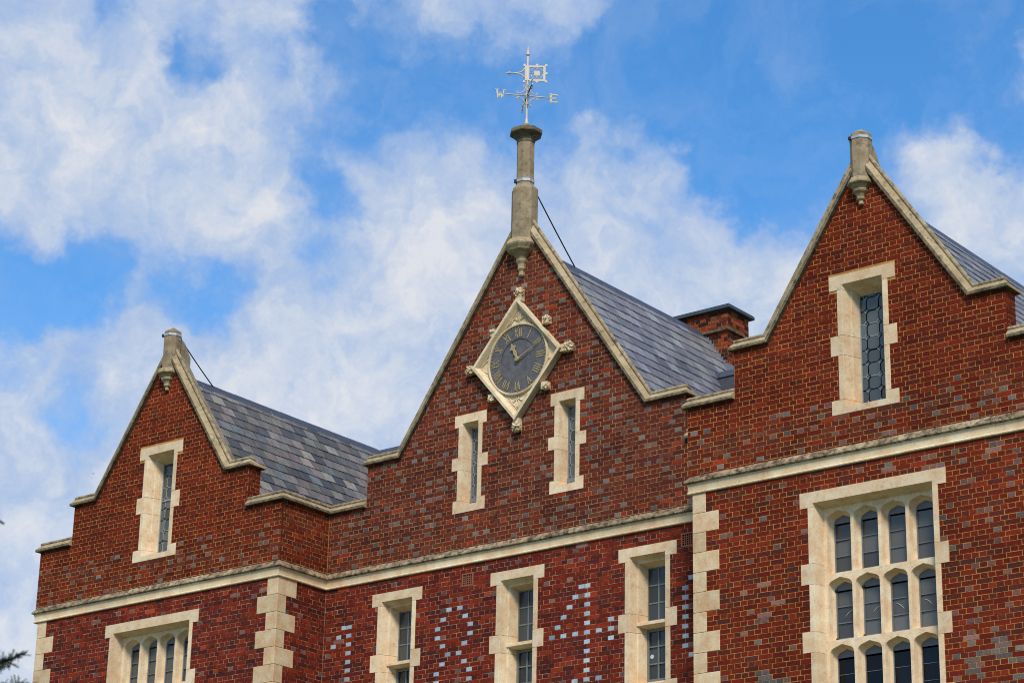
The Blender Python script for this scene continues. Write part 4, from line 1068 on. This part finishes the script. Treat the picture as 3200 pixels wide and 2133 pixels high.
def glyph(ch):
    """outline strokes of the compass letters in a unit square, (x0, z0, x1, z1, width)"""
    return {'E': [(.18, 0, .18, 1, .22), (.05, .94, .9, .94, .12), (.05, .06, .9, .06, .12), (.1, .5, .65, .5, .12), (.88, .80, .88, .98, .10), (.88, .02, .88, .20, .10), (.65, .40, .65, .60, .14)],
            'W': [(.10, 1, .26, 0, .17), (.26, 0, .48, .62, .12), (.48, .62, .70, 0, .17), (.70, 0, .88, 1, .12), (-.04, .97, .26, .97, .10), (.74, .97, 1.04, .97, .10)],
            'N': [(.14, 0, .14, 1, .12), (.14, 1, .84, 0, .18), (.84, 0, .84, 1, .12), (0, .03, .28, .03, .09), (.70, .97, .98, .97, .09)],
            'S': [(.88, .80, .70, .95, .13), (.70, .95, .3, .95, .12), (.3, .95, .12, .78, .14), (.12, .78, .2, .60, .15), (.2, .60, .8, .40, .17), (.8, .40, .88, .22, .15), (.88, .22, .7, .05, .14), (.7, .05, .3, .05, .12), (.3, .05, .1, .2, .13)]}[ch]
def letter(ch, az, r0, sz, flip):
    d = frame_dir(az); e = d*(-1 if flip else 1); mb = MB(); nrm = Vector((-d.y, d.x, 0))
    o = Vector((VX, VY, ZA))+d*r0-e*(sz*.5)
    for (x0, z0, x1, z1, w) in glyph(ch):
        a = Vector((x0, z0))*sz; b_ = Vector((x1, z1))*sz; dd = (b_-a).normalized(); q = Vector((-dd.y, dd.x))*w*sz/2; a = a-dd*w*sz*.25; b_ = b_+dd*w*sz*.25
        c = [a-q, b_-q, b_+q, a+q]
        mb.prism([(p.x, p.y-sz/2) for p in c], lambda p, h: tuple(o+e*p[0]+Vector((0, 0, p[1]))+nrm*h), -.006, .006)
    wv(mb, 'compass_letter')
def scroll(mb, d, sz, up_):
    """C-scroll bracket between arm and pole in the plane of the arm"""
    base = Vector((VX, VY, ZA)); pts = []
    for k in range(13):
        t = k/12; a = math.pi/2*t
        x = .20-.165*math.sin(a)**.9; z = .035+.16*(1-math.cos(a))**.9
        pts.append(base+d*x*sz+Vector((0, 0, up_*z*sz)))
    mb.tube(pts, .0085, 6)
    for (cx, cz, s0) in ((.205, .062, -1), (.058, .205, 1)):
        q = [base+d*(cx+.026*math.cos(t_)*(1-.06*i))*sz+Vector((0, 0, up_*(cz+.026*math.sin(t_)*(1-.06*i))*sz)) for i, t_ in enumerate([(-math.pi/2+s0*k*.62) for k in range(9)])]
        mb.tube(q, .008, 6)
for ch, az, flip in (('E', E_AZ, False), ('W', E_AZ+math.pi, True), ('S', E_AZ-math.pi/2, False), ('N', E_AZ+math.pi/2, False)):
    d = frame_dir(az); o = Vector((VX, VY, ZA)); ln = .44
    mb = MB(); mb.tube([o+d*.03, o+d*ln], .0105, 10); wv(mb, 'arm', PAINT if ch in 'EW' else DARK_GREY, True)  # north and south arms darker than east and west
    letter(ch, az, .475, .165, flip)
    for u_ in (1, -1): mb = MB(); scroll(mb, d, .9, u_); wv(mb, 'scroll', PAINT, True)
F_AZ = math.atan2(.235, .30); fd = frame_dir(F_AZ); fn_ = Vector((-fd.y, fd.x, 0)); FO = Vector((VX, VY, 8.75))
def vp(x, z, n=0): return FO+fd*x+Vector((0, 0, z))+fn_*n
mb = MB()
def vbar(x0, x1, z0, z1, t=.010): mb.prism([(x0, z0), (x1, z0), (x1, z1), (x0, z1)], lambda p, h: tuple(vp(p[0], p[1], h)), -t, t)
vbar(-.048, .030, -.145, .145, .016); vbar(.030, .315, .118, .150, .009); vbar(.030, .315, -.150, -.118, .009); vbar(.275, .315, -.118, .118, .009)
fl = wv(mb, 'vane_flag'); part_inv[fl.name] = Matrix.Identity(4)
mb = MB(); vbar(.115, .215, -.048, .048, .010); wv(mb, 'vane_plate')
mb = MB()
for (x0, z0, x1, z1) in ((.165, .118, .165, .048), (.165, -.118, .165, -.048), (.03, 0, .115, 0), (.215, 0, .275, 0)): mb.tube([vp(x0, z0), vp(x1, z1)], .008, 6)
for sx, sz in ((-1, 1), (1, 1), (-1, -1), (1, -1)):
    cx_, cz_ = .165+sx*.055, sz*.060
    mb.tube([vp(.165+sx*.012, sz*.112), vp(cx_, sz*.098), vp(.165+sx*.085, sz*.075), vp(.165+sx*.105, sz*.022)], .0075, 6)
wv(mb, 'vane_cusps', PAINT, True)
for (x, z) in ((-.055, .16), (-.055, -.16), (.165, .162), (.165, -.162), (.325, .158), (.325, -.158), (.33, 0)):
    mb = MB(); mb.tube([vp(x, z, -.010), vp(x, z, .010)], .024, 12); wv(mb, 'vane_boss', PAINT)
mb = MB()
mb.tube([vp(-.05, .105), vp(-.075, .055), (vp(-.12, .018)), vp(-.19, .004), vp(-.30, 0)], .012, 8); mb.tube([vp(-.05, -.105), vp(-.075, -.055), vp(-.12, -.018), vp(-.19, -.004), vp(-.24, 0)], .012, 8)
mb.tube([vp(-.30, 0), vp(-.305, 0), vp(-.31, 0), vp(-.395, 0)], [.014, .030, .028, .002], 10)
wv(mb, 'vane_arrow', PAINT, True)

# ------------------------------------------------------------------ conductor cables
def cable(p, q, r, label):
    mb = MB(); a, b_ = Vector(p), Vector(q); mid = (a+b_)/2-Vector((0, 0, .012))
    mb.tube([a, (a+mid)/2-Vector((0, 0, .003)), mid, (b_+mid)/2-Vector((0, 0, .003)), b_], r, 8)
    o = mb.build('conductor_cable', BLACK, None, smooth=True); o['label'] = label; o['category'] = 'cable'; o['group'] = 'conductor cables from finials to roof ridges'
cable((-9.16, -.93, 4.86), (-9.26, .0, 4.30), .011, 'black cable from the left gable finial to the slate ridge')
cable((-1.80, .14, 6.37), (-2.0, 1.52, 5.53), .012, 'black cable from the tall clock gable shaft to the slate ridge')

# ------------------------------------------------------------------ bird
bd = pix_dir(291.7, 1478.8)*260+CAM
mb = MB(); ax = right; az_ = up
for sg in (-1, 1):
    pts = [(0, 0), (sg*.10, .035), (sg*.20, .005), (sg*.10, -.02)]
    mb.prism(pts, lambda p, h: tuple(bd+ax*p[0]+az_*p[1]+fwd*h), -.01, .012)
mb.tube([bd-ax*.13-az_*.01, bd-ax*.03, bd+ax*.05, bd+ax*.11+az_*.012], [.008, .035, .03, .006], 8)
o = mb.build('bird', DARK_GREY); o['label'] = 'tiny dark bird flying left of the left gable'; o['category'] = 'bird'

# ------------------------------------------------------------------ evergreen tree whose twigs reach into the left edge
leaf_m, lnt, lb = new_mat('needles'); lt = NT(lnt); lt.L(lt.mix(lt.noise(9, 4, .6), (.014, .030, .014), (.040, .062, .030)), lb.inputs['Base Color']); lb.inputs['Roughness'].default_value = .6
bark = simple_mat('bark', (62,50,42), .9, 0, .3, .4, 20)
DT = 13.0
def near(x, y, d=DT): return CAM+pix_dir(x, y)*d
tip1, tip2, tip3 = near(-28, 2086), near(13, 1636), near(8, 2140)
tb = near(-420, 1900); base = Vector((tb.x, tb.y, GROUND))
TR = empty('pine_tree', base, 'dark out of focus pine whose twigs show at the lower left edge', 'tree')
top = base+Vector((.05, -.08, 7.2))
mb = MB(); mb.tube([base+(top-base)*(k/8)+Vector((.04*math.sin(k*1.7), .04*math.cos(k*2.1), 0)) for k in range(9)], [.11-.0125*k for k in range(9)], 10); trk = attach(mb.build('trunk', bark, None, smooth=True), TR)
crown = MB(); limbs = MB(); tr_r = random.Random(5)
def tuft(p, d, n=26, ln=.055):
    for k in range(n):
        v = (d.normalized()*.8+Vector((tr_r.gauss(0, .6), tr_r.gauss(0, .6), tr_r.gauss(0, .5)))).normalized(); s = v.cross(Vector((tr_r.gauss(0, 1), tr_r.gauss(0, 1), tr_r.gauss(0, 1)))).normalized()*.0045
        l = ln*tr_r.uniform(.6, 1.2); q = p+d.normalized()*tr_r.uniform(-.05, .02)
        crown.face([q-s, q+s, q+v*l+s*.7, q+v*l-s*.7])
def branch(a, b_, depth=0):
    mid = (a+b_)/2+Vector((0, 0, .06*(b_-a).length)); pts = [a, (a*.5+mid*.5)+Vector((0, 0, .02)), mid, (mid+b_)/2, b_]
    limbs.tube(pts, [.020, .017, .013, .009, .005] if depth == 0 else [.008, .007, .006, .004, .003], 6)
    d = (b_-a).normalized()
    for k in range(7):
        t = .35+.65*k/6; p = a.lerp(b_, t)+Vector((0, 0, .05*(b_-a).length*4*t*(1-t)*.4)); tuft(p, d)
        if depth == 0 and k > 0:
            for sg in (-1, 1):
                sv_ = (d+sg*Vector((-d.y, d.x, 0))*.9+Vector((0, 0, tr_r.uniform(-.2, .3)))).normalized()*tr_r.uniform(.10, .22); limbs.tube([p, p+sv_*.5+Vector((0, 0, .01)), p+sv_], [.006, .005, .003], 5); tuft(p+sv_, sv_, 30); tuft(p+sv_*.6, sv_, 22)
    tuft(b_, d, 36)
def at_h(z): return base+(top-base)*((z-GROUND)/7.2)
branch(at_h(tip1.z-.15), tip1-Vector((.02, 0, .0))); branch(at_h(tip3.z-.2), tip3-Vector((0, 0, .02)))
limbs.tube([at_h(tip2.z+.12), (at_h(tip2.z)+tip2)/2+Vector((0, 0, .05)), tip2.lerp(at_h(tip2.z), .15)+Vector((0, 0, .06)), tip2], [.02, .014, .009, .006], 6)
for k in range(44):
    h = 1.3+5.6*k/44; a = k*2.4; r_ = (1.25*(1-((h-1.3)/6.2)**1.4)+.15)*tr_r.uniform(.8, 1.0); st = base+(top-base)*(h/7.2)
    e = st+Vector((r_*math.cos(a), r_*math.sin(a), tr_r.uniform(-.05, .2)*r_))
    px = to_pix(e)
    if px[0] > -330: e = st+(e-st)*.45
    if to_pix(e)[0] > -330: continue
    branch(st, e)
attach(limbs.build('limbs', bark, None), TR); attach(crown.build('crown', leaf_m, None), TR)

scene.cycles.use_denoising = True; scene.cycles.filter_width = 1.0
